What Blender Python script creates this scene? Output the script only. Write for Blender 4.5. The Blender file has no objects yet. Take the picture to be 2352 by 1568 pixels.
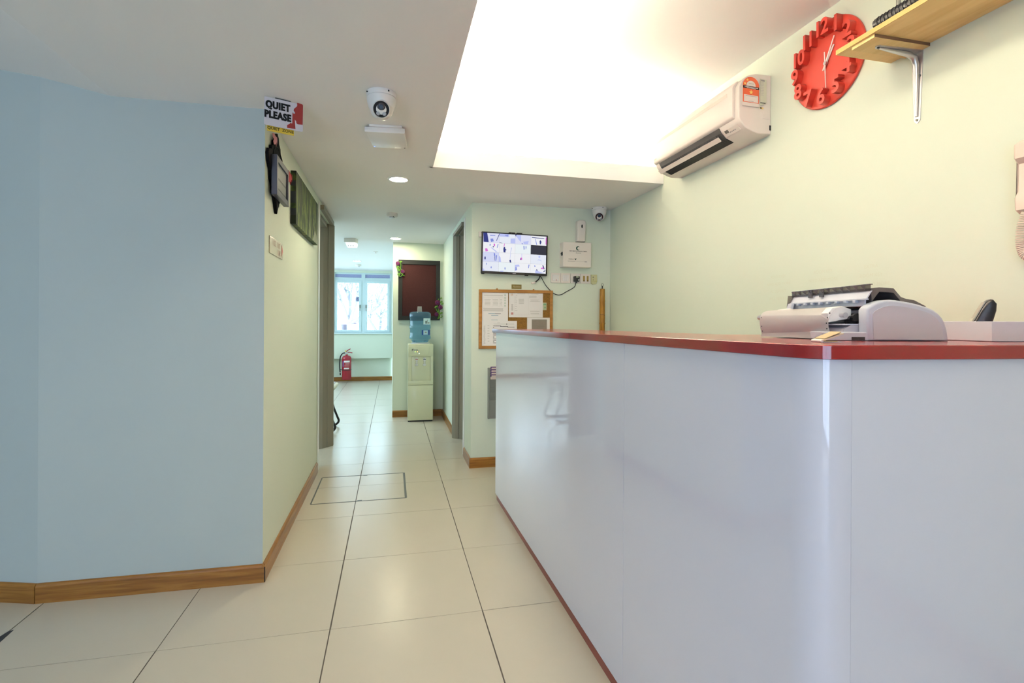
import bpy, bmesh, math, random
from mathutils import Vector, Matrix
random.seed(7)
S = bpy.context.scene
COL = S.collection
PI = math.pi

# ------------------------------------------------------------------ camera
YAW, FPX, V0, ROLL, HC = .22957, 1181.5, 736.4, .0058, 1.21
W_PX, H_PX = 2352, 1568
_F = Vector((math.sin(YAW), math.cos(YAW), 0)); _R = Vector((math.cos(YAW), -math.sin(YAW), 0)); _U = Vector((0, 0, 1))
R2 = _R * math.cos(ROLL) + _U * math.sin(ROLL); U2 = -_R * math.sin(ROLL) + _U * math.cos(ROLL)
cam_d = bpy.data.cameras.new('camera'); cam = bpy.data.objects.new('camera', cam_d); COL.objects.link(cam)
cam_d.sensor_fit = 'HORIZONTAL'; cam_d.sensor_width = 36; cam_d.lens = 36 * FPX / W_PX
cam_d.shift_y = (V0 - H_PX / 2) / W_PX; cam_d.clip_start = .02; cam_d.clip_end = 200
m = Matrix((R2, U2, -_F)).transposed().to_4x4(); m.translation = (0, 0, HC); cam.matrix_world = m
S.camera = cam

# ------------------------------------------------------------------ world, daylight, exposure
wd = bpy.data.worlds.new('overcast_sky'); S.world = wd; wd.use_nodes = True
bg = wd.node_tree.nodes['Background']; bg.inputs[0].default_value = (.60, .84, 1.03, 1); bg.inputs[1].default_value = 5.2
def portal(loc, rot, sx, sy):
    l = bpy.data.lights.new('window_portal', 'AREA'); l.shape = 'RECTANGLE'; l.size = sx; l.size_y = sy; l.cycles.is_portal = True
    o = bpy.data.objects.new('window_portal', l); COL.objects.link(o); o.location = loc; o.rotation_euler = rot
portal((-2.45, -3.16, 1.15), (PI / 2, 0, 0), 2.7, 2.1)          # unseen shop front assumed behind the camera for daylight, facing +Y
portal((-1.32, 10.66, 1.52), (-PI / 2, 0, 0), 2.7, 1.15)         # far window, facing -Y
portal((-2.87, 8.1, 1.5), (0, -PI / 2, 0), 1.15, 3.7)              # unseen side window added to light the far room, facing +X
vs = S.view_settings; vs.view_transform = 'Standard'; vs.look = 'None'; vs.gamma = 1; vs.exposure = .72; vs.use_curve_mapping = False

# ------------------------------------------------------------------ pixel -> place helpers (a pixel gives a direction; the plane gives the distance)
def ray(u, v): return _F + R2 * ((u - 1176) / FPX) - U2 * ((v - V0) / FPX)
def onx(u, v, x): d = ray(u, v); t = x / d.x; return Vector((x, d.y * t, HC + d.z * t))
def ony(u, v, y): d = ray(u, v); t = y / d.y; return Vector((d.x * t, y, HC + d.z * t))
def onz(u, v, z): d = ray(u, v); t = (z - HC) / d.z; return Vector((d.x * t, d.y * t, z))

# ------------------------------------------------------------------ mesh builder
class MB:
    def __init__(s): s.bm = bmesh.new()
    def _merge(s, t, M=None):
        if M is not None: bmesh.ops.transform(t, matrix=M, verts=t.verts)
        me = bpy.data.meshes.new('t'); t.to_mesh(me); t.free(); s.bm.from_mesh(me); bpy.data.meshes.remove(me); return s
    def box(s, x0, x1, y0, y1, z0, z1, bev=0, seg=2, M=None):
        t = bmesh.new(); bmesh.ops.create_cube(t, size=1)
        for v in t.verts: v.co = Vector(((x0 + x1) / 2 + v.co.x * (x1 - x0), (y0 + y1) / 2 + v.co.y * (y1 - y0), (z0 + z1) / 2 + v.co.z * (z1 - z0)))
        if bev: bmesh.ops.bevel(t, geom=t.edges[:], offset=bev, segments=seg, profile=.5, affect='EDGES')
        return s._merge(t, M)
    def prism(s, pts, axis, a, b, bev=0, seg=2, M=None):
        t = bmesh.new(); n = len(pts)
        def P(p, k): return {'x': (k, p[0], p[1]), 'y': (p[0], k, p[1]), 'z': (p[0], p[1], k)}[axis]
        A = [t.verts.new(P(p, a)) for p in pts]; B = [t.verts.new(P(p, b)) for p in pts]
        fa = t.faces.new(A); fb = t.faces.new(B[::-1])
        for i in range(n): t.faces.new((A[i], B[i], B[(i + 1) % n], A[(i + 1) % n]))
        bmesh.ops.recalc_face_normals(t, faces=t.faces[:])
        if bev:
            bmesh.ops.bevel(t, geom=list(set(fa.edges[:] + fb.edges[:])), offset=bev, segments=seg, profile=.5, affect='EDGES')
        return s._merge(t, M)
    def cyl(s, c, r, h, axis='z', seg=24, r2=None, bev=0, M=None):
        t = bmesh.new(); bmesh.ops.create_cone(t, cap_ends=True, segments=seg, radius1=r, radius2=r if r2 is None else r2, depth=h)
        if bev:
            es = [e for e in t.edges if any(len(f.verts) > 4 for f in e.link_faces)]
            bmesh.ops.bevel(t, geom=es, offset=bev, segments=2, profile=.5, affect='EDGES')
        rot = {'z': Matrix(), 'x': Matrix.Rotation(PI / 2, 4, 'Y'), 'y': Matrix.Rotation(PI / 2, 4, 'X')}[axis]
        MM = Matrix.Translation(c) @ rot
        return s._merge(t, MM if M is None else M @ MM)
    def lathe(s, prof, c=(0, 0, 0), seg=32, a0=0, a1=2 * PI, M=None):
        t = bmesh.new(); full = abs(a1 - a0 - 2 * PI) < 1e-6; n = seg if full else seg + 1; rings = []
        for r, z in prof:
            if r < 1e-6 and full: rings.append([t.verts.new((c[0], c[1], c[2] + z))]); continue
            rings.append([t.verts.new((c[0] + r * math.cos(a0 + (a1 - a0) * i / seg), c[1] + r * math.sin(a0 + (a1 - a0) * i / seg), c[2] + z)) for i in range(n)])
        for A, B in zip(rings, rings[1:]):
            for i in range(seg):
                j = (i + 1) % n
                if len(A) == 1 and len(B) == 1: continue
                if len(A) == 1: t.faces.new((A[0], B[i], B[j]))
                elif len(B) == 1: t.faces.new((A[i], A[j], B[0]))
                else: t.faces.new((A[i], A[j], B[j], B[i]))
        bmesh.ops.recalc_face_normals(t, faces=t.faces[:])
        return s._merge(t, M)
    def ball(s, c, r, sc=(1, 1, 1), seg=20, M=None):
        t = bmesh.new(); bmesh.ops.create_uvsphere(t, u_segments=seg, v_segments=max(6, seg // 2), radius=r)
        MM = Matrix.Translation(c) @ Matrix.Diagonal((*sc, 1))
        return s._merge(t, MM if M is None else M @ MM)
    def tube(s, pts, r, seg=8, rs=None, M=None):
        t = bmesh.new(); pts = [Vector(p) for p in pts]; n = len(pts); rings = []; up = None
        for i, p in enumerate(pts):
            d = (pts[min(i + 1, n - 1)] - pts[max(i - 1, 0)]).normalized()
            if up is None: up = d.orthogonal().normalized()
            up = (up - d * up.dot(d)).normalized(); sd = d.cross(up); rr = rs[i] if rs else r
            rings.append([t.verts.new(p + (up * math.cos(2 * PI * k / seg) + sd * math.sin(2 * PI * k / seg)) * rr) for k in range(seg)])
        for A, B in zip(rings, rings[1:]):
            for k in range(seg): t.faces.new((A[k], A[(k + 1) % seg], B[(k + 1) % seg], B[k]))
        t.faces.new(rings[0]); t.faces.new(rings[-1]); bmesh.ops.recalc_face_normals(t, faces=t.faces[:])
        return s._merge(t, M)
    def quad(s, *p):
        s.bm.faces.new([s.bm.verts.new(q) for q in p]); return s
    def rect(s, x0, x1, z0, z1, y):                # flat print facing -Y
        return s.quad((x0, y, z0), (x1, y, z0), (x1, y, z1), (x0, y, z1))
    def sheet(s, A, B, thick=0):
        t = bmesh.new(); a = [t.verts.new(p) for p in A]; b = [t.verts.new(p) for p in B]
        for i in range(len(A) - 1): t.faces.new((a[i], a[i + 1], b[i + 1], b[i]))
        if thick:
            r = bmesh.ops.solidify(t, geom=t.faces[:], thickness=thick)
        return s._merge(t)
    def mesh(s, me, M=None):
        t = bmesh.new(); t.from_mesh(me); return s._merge(t, M)
    def build(s, name, mat, parent=None, smooth=0, loc=None, rz=None, clean=True):
        me = bpy.data.meshes.new(name); s.bm.to_mesh(me); s.bm.free()
        if smooth:
            for p in me.polygons: p.use_smooth = True
            me.set_sharp_from_angle(angle=math.radians(smooth))
        me.materials.append(mat); o = bpy.data.objects.new(name, me); COL.objects.link(o)
        if parent: o.parent = parent
        if loc is not None: o.location = loc
        if rz is not None: o.rotation_euler = (0, 0, rz)
        return o

WALLROT = Matrix.Rotation(PI / 2, 4, 'X')
def text(s, size, bold=0, ext=0, shear=0, sx=1, align='CENTER', spacing=1):
    c = bpy.data.curves.new('txt', 'FONT'); c.body = s; c.size = size; c.offset = bold; c.extrude = ext; c.shear = shear
    c.align_x = align; c.align_y = 'CENTER'; c.space_character = spacing; c.resolution_u = 3
    o = bpy.data.objects.new('txt', c); COL.objects.link(o)
    dg = bpy.context.evaluated_depsgraph_get(); me = bpy.data.meshes.new_from_object(o.evaluated_get(dg))
    bpy.data.objects.remove(o); bpy.data.curves.remove(c)
    if sx != 1: me.transform(Matrix.Diagonal((sx, 1, 1, 1)))
    return me
def walltext(s, size, x, y, z, **k): return text(s, size, **k), Matrix.Translation((x, y, z)) @ WALLROT

def tag(o, label, cat, group=None, kind=None):
    o['label'] = label; o['category'] = cat
    if group: o['group'] = group
    if kind: o['kind'] = kind
    return o
def thing(name, label, cat, loc, rz=0, group=None):
    o = bpy.data.objects.new(name, None); COL.objects.link(o); o.location = loc; o.rotation_euler = (0, 0, rz); o.empty_display_size = .05
    return tag(o, label, cat, group)
def struct(o): o['kind'] = 'structure'; return o
def copy_tree(o, parent=None):
    c = o.copy(); COL.objects.link(c)
    if parent: c.parent = parent
    for ch in [x for x in COL.objects if x.parent == o]: copy_tree(ch, c)
    return c

# ------------------------------------------------------------------ materials
def lin(h):
    h = h.lstrip('#'); v = [int(h[i:i + 2], 16) / 255 for i in (0, 2, 4)]
    return tuple(((x + .055) / 1.055) ** 2.4 if x > .04045 else x / 12.92 for x in v) + (1,)
def mat(name, col, rough=.5, metal=0, spec=.5, coat=0, trans=0, ior=1.45, emit=None, es=0, bump=0, bscale=40, mottle=0, mscale=3, alpha=1):
    M = bpy.data.materials.new(name); M.use_nodes = True; nt = M.node_tree; b = nt.nodes['Principled BSDF']
    if isinstance(col, str): col = lin(col)
    if len(col) == 3: col = (*col, 1)
    b.inputs['Base Color'].default_value = col; b.inputs['Roughness'].default_value = rough; b.inputs['Metallic'].default_value = metal
    b.inputs['Specular IOR Level'].default_value = spec; b.inputs['Coat Weight'].default_value = coat; b.inputs['Coat Roughness'].default_value = .04
    b.inputs['Transmission Weight'].default_value = trans; b.inputs['IOR'].default_value = ior; b.inputs['Alpha'].default_value = alpha
    if emit: b.inputs['Emission Color'].default_value = (*emit[:3], 1); b.inputs['Emission Strength'].default_value = es
    if bump or mottle:
        tc = nt.nodes.new('ShaderNodeTexCoord')
        if bump:
            n = nt.nodes.new('ShaderNodeTexNoise'); n.inputs['Scale'].default_value = bscale; n.inputs['Detail'].default_value = 3
            bp = nt.nodes.new('ShaderNodeBump'); bp.inputs['Strength'].default_value = bump; bp.inputs['Distance'].default_value = .002
            nt.links.new(tc.outputs['Object'], n.inputs['Vector']); nt.links.new(n.outputs['Fac'], bp.inputs['Height']); nt.links.new(bp.outputs['Normal'], b.inputs['Normal'])
        if mottle:
            n2 = nt.nodes.new('ShaderNodeTexNoise'); n2.inputs['Scale'].default_value = mscale; n2.inputs['Detail'].default_value = 5
            r = nt.nodes.new('ShaderNodeMapRange'); r.inputs[3].default_value = 1 - mottle; r.inputs[4].default_value = 1 + mottle
            mx = nt.nodes.new('ShaderNodeVectorMath'); mx.operation = 'SCALE'; mx.inputs[0].default_value = col[:3]
            nt.links.new(tc.outputs['Object'], n2.inputs['Vector']); nt.links.new(n2.outputs['Fac'], r.inputs[0]); nt.links.new(r.outputs[0], mx.inputs['Scale']); nt.links.new(mx.outputs[0], b.inputs['Base Color'])
    return M
def ramp_mat(name, stops, scale, stretch=(1, 1, 1), rough=.5, detail=6, dist=0, spec=.4, lac=2, rot=0, bump=0):
    M = bpy.data.materials.new(name); M.use_nodes = True; nt = M.node_tree; b = nt.nodes['Principled BSDF']
    b.inputs['Roughness'].default_value = rough; b.inputs['Specular IOR Level'].default_value = spec
    tc = nt.nodes.new('ShaderNodeTexCoord'); mp = nt.nodes.new('ShaderNodeMapping'); mp.inputs['Scale'].default_value = stretch
    n = nt.nodes.new('ShaderNodeTexNoise'); n.inputs['Scale'].default_value = scale; n.inputs['Detail'].default_value = detail; n.inputs['Distortion'].default_value = dist
    cr = nt.nodes.new('ShaderNodeValToRGB')
    while len(cr.color_ramp.elements) > 1: cr.color_ramp.elements.remove(cr.color_ramp.elements[-1])
    for i, (p, c) in enumerate(stops):
        e = cr.color_ramp.elements[0] if i == 0 else cr.color_ramp.elements.new(p)
        e.position = p; e.color = lin(c) if isinstance(c, str) else c
    nt.links.new(tc.outputs['Object'], mp.inputs[0]); nt.links.new(mp.outputs[0], n.inputs['Vector']); nt.links.new(n.outputs['Fac'], cr.inputs[0]); nt.links.new(cr.outputs[0], b.inputs['Base Color'])
    if bump:
        bp = nt.nodes.new('ShaderNodeBump'); bp.inputs['Strength'].default_value = bump; bp.inputs['Distance'].default_value = .001
        nt.links.new(n.outputs['Fac'], bp.inputs['Height']); nt.links.new(bp.outputs['Normal'], b.inputs['Normal'])
    return M
def glass_mat(name, tint=(1, 1, 1)):
    M = bpy.data.materials.new(name); M.use_nodes = True; nt = M.node_tree; nt.nodes.clear()
    o = nt.nodes.new('ShaderNodeOutputMaterial'); mx = nt.nodes.new('ShaderNodeMixShader'); t = nt.nodes.new('ShaderNodeBsdfTransparent'); g = nt.nodes.new('ShaderNodeBsdfGlossy')
    t.inputs[0].default_value = (*tint, 1); g.inputs['Roughness'].default_value = .01; f = nt.nodes.new('ShaderNodeFresnel'); f.inputs[0].default_value = 1.3
    nt.links.new(f.outputs[0], mx.inputs[0]); nt.links.new(t.outputs[0], mx.inputs[1]); nt.links.new(g.outputs[0], mx.inputs[2]); nt.links.new(mx.outputs[0], o.inputs[0]); return M
def emit_mat(name, col, s):
    M = bpy.data.materials.new(name); M.use_nodes = True; nt = M.node_tree; nt.nodes.clear()
    o = nt.nodes.new('ShaderNodeOutputMaterial'); e = nt.nodes.new('ShaderNodeEmission'); e.inputs[0].default_value = (*col[:3], 1); e.inputs[1].default_value = s
    nt.links.new(e.outputs[0], o.inputs[0]); return M

WOODS = ((.25, '#6a4219'), (.45, '#8d5d28'), (.6, '#a06f33'), (.8, '#7c4f20'))
m_wall = mat('mint_wall_paint', (.725, .785, .66), .55, spec=.3, bump=.15, bscale=60, mottle=.025, mscale=2.5)
m_ceil = mat('white_ceiling_paint', (.90, .885, .87), .7, spec=.2, bump=.1, bscale=50, mottle=.015)
m_tile = mat('cream_floor_tile', (.60, .55, .455), .25, spec=.42, mottle=.03, mscale=4, bump=.04, bscale=9)
m_grout = mat('dark_tile_joint', (.10, .085, .07), .8)
m_wood_x = ramp_mat('baseboard_wood_along_x', WOODS, 3, (1.2, 18, 22), .3, 8, .4)
m_wood_y = ramp_mat('baseboard_wood_along_y', WOODS, 3, (18, 1.2, 22), .3, 8, .4)
m_lam = mat('white_gloss_laminate', (.70, .69, .80), .06, spec=.6, coat=.35)
m_red = mat('red_gloss_laminate', (.23, .009, .013), .10, spec=.6, coat=.3)
m_redtop = mat('red_counter_top', (.27, .04, .035), .16, spec=.5, mottle=.06, mscale=300)
m_kick = mat('red_kick_strip', (.25, .05, .04), .35)
m_white = mat('white_plastic', (.80, .78, .76), .35)
m_white2 = mat('warm_white_plastic', (.80, .74, .68), .4)
m_black = mat('black_plastic', (.012, .012, .014), .35)
m_dark = mat('dark_cavity', (.02, .02, .022), .7)
m_grey = mat('grey_metal', (.27, .28, .25), .45, metal=.2)
m_steel = mat('brushed_steel', (.62, .60, .62), .32, metal=.9)
m_taupe = mat('taupe_door_frame', (.27, .235, .175), .45, mottle=.03)
m_alu = mat('pale_blue_window_frame', (.66, .78, .82), .4)
m_glass = glass_mat('window_glass')
m_tint = glass_mat('daylight_tint_glass', (.96, .93, .98))  # tint chosen to tune the daylight coming through the shop front
m_paper = mat('white_paper', (.83, .79, .78), .7)
m_ink = mat('grey_print', (.30, .28, .28), .8)
m_inkb = mat('black_print', (.02, .02, .02), .8)
m_seam = mat('dark_seam', (.25, .24, .24), .7)

# ------------------------------------------------------------------ room dimensions
CE, UP, XR, XL = 2.18, 2.585, 1.858, -.575
YB, XC, YD = 4.19, .637, 6.58                  # TV wall, right corridor wall, dispenser wall
YFU, YFL = 10.5, 10.63                         # far wall above / below the ledge
TOPW = 2.95

# ------------------------------------------------------------------ floor
fb = MB().box(-4.1, 2.0, -3.3, 10.9, -.12, -.0022)
floor = struct(fb.build('floor', m_grout))
tme = None; X0, Y0, TX, TY = -.228, 2.118, .603, .5965
t = MB().box(-TX / 2 + .0024, TX / 2 - .0024, -TY / 2 + .0015, TY / 2 - .0015, -.012, 0)
tile0 = t.build('tile', m_tile, floor); n = 0
for i in range(-6, 4):
    for j in range(-9, 15):
        cx, cy = X0 + (i + .5) * TX, Y0 + (j + .5) * TY
        if cy > 3.4 and cx < -1.0 and cy < 5.0: continue
        if cy > 4.6 and cx > .95: continue
        if cy > 7.0 and cx > .32: continue
        if cy > 3.7 and cx < -3.1: continue
        o = tile0 if n == 0 else tile0.copy()
        if n: COL.objects.link(o)
        n += 1
        o.location = (cx + random.uniform(-.0009, .0009), cy + random.uniform(-.0006, .0006), random.uniform(-.0003, 0))
# hatch
hx0, hx1, hy0, hy1 = -.512, .105, 3.578, 4.166
h = thing('floor_access_hatch', 'square floor access hatch outlined by thin dark metal edge strips', 'hatch', ((hx0 + hx1) / 2, (hy0 + hy1) / 2, 0))
m_strip = mat('dark_hatch_strip', (.10, .105, .10), .45, metal=.3)
hw, hd = (hx1 - hx0) / 2, (hy1 - hy0) / 2
for (a, b, c, d) in ((-hw, hw, -hd - .005, -hd + .004), (-hw, hw, hd - .004, hd + .004), (-hw - .004, -hw + .005, -hd + .004, hd - .004), (hw - .012, hw + .003, -hd + .004, hd - .004)):
    MB().box(a, b, c, d, -.001, .0009).build('edge_strip', m_strip, h)
for (x, y) in ((-.015, -hd + .012), (-.005, hd - .008)): MB().box(x, x + .03, y - .006, y + .006, -.001, .0007).build('lift_notch', m_strip, h)
tp = MB().prism([(-1.421, 2.380), (-1.434, 2.377), (-1.475, 2.20), (-1.44, 2.14), (-1.412, 2.24)], 'z', -.0005, .0008).build('floor_tape', mat('black_tape', (.03, .03, .035), .5))
tag(tp, 'short strip of black tape stuck on the cream floor tile', 'tape')

# ------------------------------------------------------------------ walls
def wall(name, pts, z0, z1, mt=None):
    return struct(MB().prism(pts, 'z', z0, z1).build(name, mt or m_wall))
m_blue = mat('blue_grey_wall_paint', (.46, .515, .505), .55, spec=.3, bump=.15, bscale=60, mottle=.03, mscale=2.0)
wall('wall_left', [(XL, 2.575), (-.695, 2.72), (-1.46, 2.73), (-4.0, 3.53), (-4.0, 3.385), (-1.463, 2.590)], -.1, TOPW, m_blue)
wall('wall_corridor_left_near', [(XL, 2.575), (XL, 4.42), (-.695, 4.42), (-.695, 2.72)], -.1, CE + .1)
wall('wall_right', [(XR, -3.2), (XR + .12, -3.2), (XR + .12, 4.4), (XR, 4.4)], -.1, TOPW)
wall('wall_back', [(XC, YB), (XR, YB), (XR, YB + .12), (XC + .12, YB + .12), (XC + .12, 4.65), (XC, 4.65)], -.1, CE + .1)
wall('wall_corridor_right', [(XC, 5.34), (XC + .12, 5.34), (XC + .12, YD + .12), (XC, YD + .12)], -.1, CE + .1)
wall('wall_corridor_end', [(.012, YD), (XC, YD), (XC, YD + .12), (.132, YD + .12), (.132, 10.6), (.012, 10.6)], -.1, CE + .1)
wall('wall_corridor_left', [(XL, 5.25), (XL, 5.37), (-2.9, 5.37), (-2.9, 5.25)], -.1, CE + .1)
struct(MB().box(-2.9, -2.78, 4.0, 6.2, -.1, CE + .1).box(-2.9, -2.78, 10.0, 10.8, -.1, CE + .1).box(-2.9, -2.78, 6.2, 10.0, -.1, .9).box(-2.9, -2.78, 6.2, 10.0, 2.1, CE + .1).build('wall_room_left', m_wall))
w4 = struct(MB().box(-2.86, -2.80, 6.2, 10.0, .9, .95).box(-2.86, -2.80, 6.2, 10.0, 2.05, 2.1).box(-2.86, -2.80, 6.2, 6.25, .95, 2.05).box(-2.86, -2.80, 8.07, 8.13, .95, 2.05).box(-2.86, -2.80, 9.95, 10.0, .95, 2.05).build('added_side_window', m_alu))  # unseen window, added to throw sky light into the far room
for y in (6.25, 8.13): MB().box(-2.832, -2.828, y, y + 1.82, .95, 2.05).build('pane', m_glass, w4)
wall('wall_room_right', [(1.9, 4.31), (2.0, 4.31), (2.0, 6.8), (1.9, 6.8)], -.1, CE + .1)
wall('wall_room_end', [(.76, 6.68), (1.9, 6.68), (1.9, 6.8), (.76, 6.8)], -.1, CE + .1)
wall('wall_side', [(-4.12, -3.2), (-4.0, -3.2), (-4.0, 3.5), (-4.12, 3.5)], -.1, TOPW)
# wall above the two door openings
struct(MB().box(XL - .12, XL, 4.42, 5.25, 2.12, CE + .05).build('wall_over_left_door', m_wall))
struct(MB().box(XC, XC + .12, 4.65, 5.34, 2.12, CE + .05).build('wall_over_right_door', m_wall))
# front wall; its unseen glazed shop front is assumed, placed to give daylight
fw = MB().box(-4.0, -3.8, -3.32, -3.2, -.1, TOPW).box(-1.1, XR, -3.32, -3.2, -.1, TOPW).box(-3.8, -1.1, -3.32, -3.2, 2.2, TOPW)
struct(fw.build('wall_front', m_wall))
sf = struct(MB().box(-3.8, -1.1, -3.28, -3.24, 0, .06).box(-3.8, -1.1, -3.28, -3.24, 2.14, 2.2).build('window_2', m_alu))
for k in range(3):
    x = -3.8 + k * 1.32
    MB().box(x, x + .06, -3.28, -3.24, .06, 2.14).build('mullion', m_alu, sf)
    if k < 2: MB().box(x + .06, x + 1.32, -3.265, -3.257, .06, 2.14).build('pane', m_tint, sf)
# far wall with window opening
WX0, WX1, WZ0, WZ1 = -1.115, -.008, .945, 2.135
WL0, WL1 = -2.62, -1.21
fw = MB().box(-2.78, WL0, YFU, YFU + .3, .455, CE + .1).box(WL1, WX0, YFU, YFU + .3, .455, CE + .1).box(WL0, WL1, YFU, YFU + .3, .455, WZ0).box(WL0, WL1, YFU, YFU + .3, WZ1, CE + .1).box(WX1, .012, YFU, YFU + .3, .455, CE + .1).box(WX0, WX1, YFU, YFU + .3, .455, WZ0).box(WX0, WX1, YFU, YFU + .3, WZ1, CE + .1).box(-2.78, .012, YFL, YFU + .3, -.1, .46)
struct(fw.build('wall_far', m_wall))

# ------------------------------------------------------------------ ceiling: flat bulkhead with cove recess
CX0, CX1, CY0, CY1 = .248, XR, -1.6, 3.285     # opening
TR, LIP = .17, .115                            # trough width behind the lip, lip height
cl = MB()
cl.box(-1.2, CX0 - .02, -3.3, 2.60, CE, CE + .03)
cl.box(-.7, CX0 - .02, 2.60, 5.3, CE, CE + .03)
cl.box(CX0 - .02, XR, CY1 + .02, 4.3, CE, CE + .03)
cl.box(CX0 - .02, XR, -3.3, CY0 - .02, CE, CE + .03)
cl.box(-2.9, XC + .15, 5.3, 10.7, CE, CE + .03)
cl.box(CX0 - .02, XC + .15, 4.3, 5.3, CE, CE + .03)
cl.box(-2.9, -.69, 4.0, 5.3, CE, CE + .03)
cl.box(XC + .15, 2.0, 4.3, 6.8, CE, CE + .03)
ceil = struct(cl.build('ceiling', m_ceil))
MB().prism([(-1.2, CE), (-4.05, CE + .6), (-4.05, CE + .63), (-1.2, CE + .03)], 'y', -3.3, 3.5).build('sloped_panel', m_ceil, ceil)
MB().box(CX0 - .02, CX0, CY0, CY1 + .02, CE, CE + LIP).box(CX0 - .02, CX1, CY1, CY1 + .02, CE, CE + LIP).box(CX0 - .02, CX1, CY0 - .02, CY0, CE, CE + LIP).build('cove_lip', m_ceil, ceil)
up = MB().box(CX0 - TR - .03, CX1, CY0 - TR - .03, CY1 + TR + .03, UP, UP + .03)
up.box(CX0 - TR - .03, CX0 - TR, CY0 - TR, CY1 + TR, CE + .03, UP).box(CX0 - TR, CX1, CY1 + TR, CY1 + TR + .03, CE + .03, UP).box(CX0 - TR, CX1, CY0 - TR - .03, CY0 - TR, CE + .03, UP)
up.build('cove_recess', m_ceil, ceil)
# hidden cove tubes
m_tube = emit_mat('warm_cove_tube', (1.0, .88, .68), 205)
def cove_tube(p, q, i):
    d = Vector(q) - Vector(p); L = d.length
    o = thing('cove_light', 'warm fluorescent batten tube hidden in the ceiling cove trough', 'cove light', p, math.atan2(d.y, d.x), 'battens lying in the ceiling cove')
    MB().box(0, L, -.02, .02, -.03, -.012).build('batten', m_white, o)
    MB().cyl((L / 2, 0, .003), .013, L - .06, 'x', 12).build('tube', m_tube, o, 40)
zt = CE + .085
ys = [CY0 + .1, CY0 + 1.3, CY0 + 2.5, CY0 + 3.7]
for i, y in enumerate(ys): cove_tube((CX0 - .11, y, zt), (CX0 - .11, y + 1.12, zt), i)
cove_tube((CX0 + .02, CY1 + .11, zt), (CX0 + 1.0, CY1 + .11, zt), 9)
cove_tube((CX0 + 1.02, CY1 + .11, zt), (CX1 - .03, CY1 + .11, zt), 9)

# ------------------------------------------------------------------ baseboards
BBH, BBT = .082, .013
def bprof(): return [(0, 0), (BBT, 0), (BBT, BBH - .012), (BBT - .004, BBH - .004), (BBT - .009, BBH), (0, BBH)]
def baseboard(name, p, q, mt_y=False, hgt=1):
    p = Vector((*p, 0)); q = Vector((*q, 0)); d = q - p; L = d.length           # board lies to the right of p->q when seen from above
    b = MB().prism([(-a, z * hgt) for a, z in bprof()], 'x', 0, L)
    o = struct(b.build(name, m_wood_x, None, 0, p, math.atan2(d.y, d.x))); return o
baseboard('baseboard_left', (-1.463, 2.590), (XL + .012, 2.575))
baseboard('baseboard_left_bend', (-3.9, 3.353), (-1.463, 2.590))
baseboard('baseboard_corridor_left', (XL, 2.575 - .012), (XL, 4.31))
baseboard('baseboard_back', (XC - .012, YB), (XR, YB))
baseboard('baseboard_return', (XC, 4.56), (XC, YB - .012))
baseboard('baseboard_corridor_right', (XC, YD), (XC, 5.36))
baseboard('baseboard_corridor_end', (.013, YD), (XC - .013, YD))
baseboard('baseboard_far', (-2.78, YFL), (.012, YFL))
baseboard('baseboard_right', (XR, YB - .02), (XR, -3.2))
# dark crack on the outer corner of the left boards
struct(MB().box(XL + .0105, XL + .0145, 2.558, 2.5625, .004, .072).build('trim_1', mat('dark_crack', (.03, .02, .015), .9)))

# ------------------------------------------------------------------ door frames
d1 = thing('door_1', 'taupe door frame at the left opening of the corridor', 'door frame', (-.63, 5.16, 0)); d1['kind'] = 'structure'; del d1['category']
L = d1.location
def loc_prism(pts, z0, z1): return MB().prism([(x - L.x, y - L.y) for x, y in pts], 'z', z0, z1)
loc_prism([(-.80, 5.09), (-.665, 5.09), (-.628, 5.105), (-.592, 5.150), (-.588, 5.147), (-.543, 5.205), (-.543, 5.246), (-.80, 5.246)], 0, 2.115).build('jamb', m_taupe, d1)
loc_prism([(-.688, 4.424), (-.60, 4.424), (-.60, 5.10), (-.688, 5.10)], 2.075, 2.115).build('head', m_taupe, d1)
loc_prism([(-.545, 4.46), (-.575, 4.46), (-.575, 5.22), (-.545, 5.22)], 2.112, 2.15).build('head_trim', m_taupe, d1)
loc_prism([(-.573, 4.335), (-.570, 4.335), (-.570, 4.415), (-.573, 4.415)], .0, 2.15).build('architrave', m_white, d1)
d2 = thing('door_2', 'taupe door frame at the right opening of the corridor', 'door frame', (.65, 5.28, 0)); d2['kind'] = 'structure'; del d2['category']
L = d2.location
loc_prism([(.612, 5.335), (.612, 5.30), (.637, 5.262), (.668, 5.245), (.672, 5.25), (.72, 5.20), (.80, 5.20), (.80, 5.335)], 0, 2.075).build('jamb', m_taupe, d2)
loc_prism([(.655, 4.655), (.74, 4.655), (.74, 5.2), (.655, 5.2)], 2.07, 2.115).build('head', m_taupe, d2)
loc_prism([(.612, 4.66), (.637, 4.66), (.637, 5.33), (.612, 5.33)], 2.075, 2.105).build('head_trim', m_taupe, d2)
loc_prism([(.632, 4.57), (.6365, 4.57), (.6365, 4.648), (.632, 4.648)], 0, 2.13).build('architrave', m_white, d2)

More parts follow.
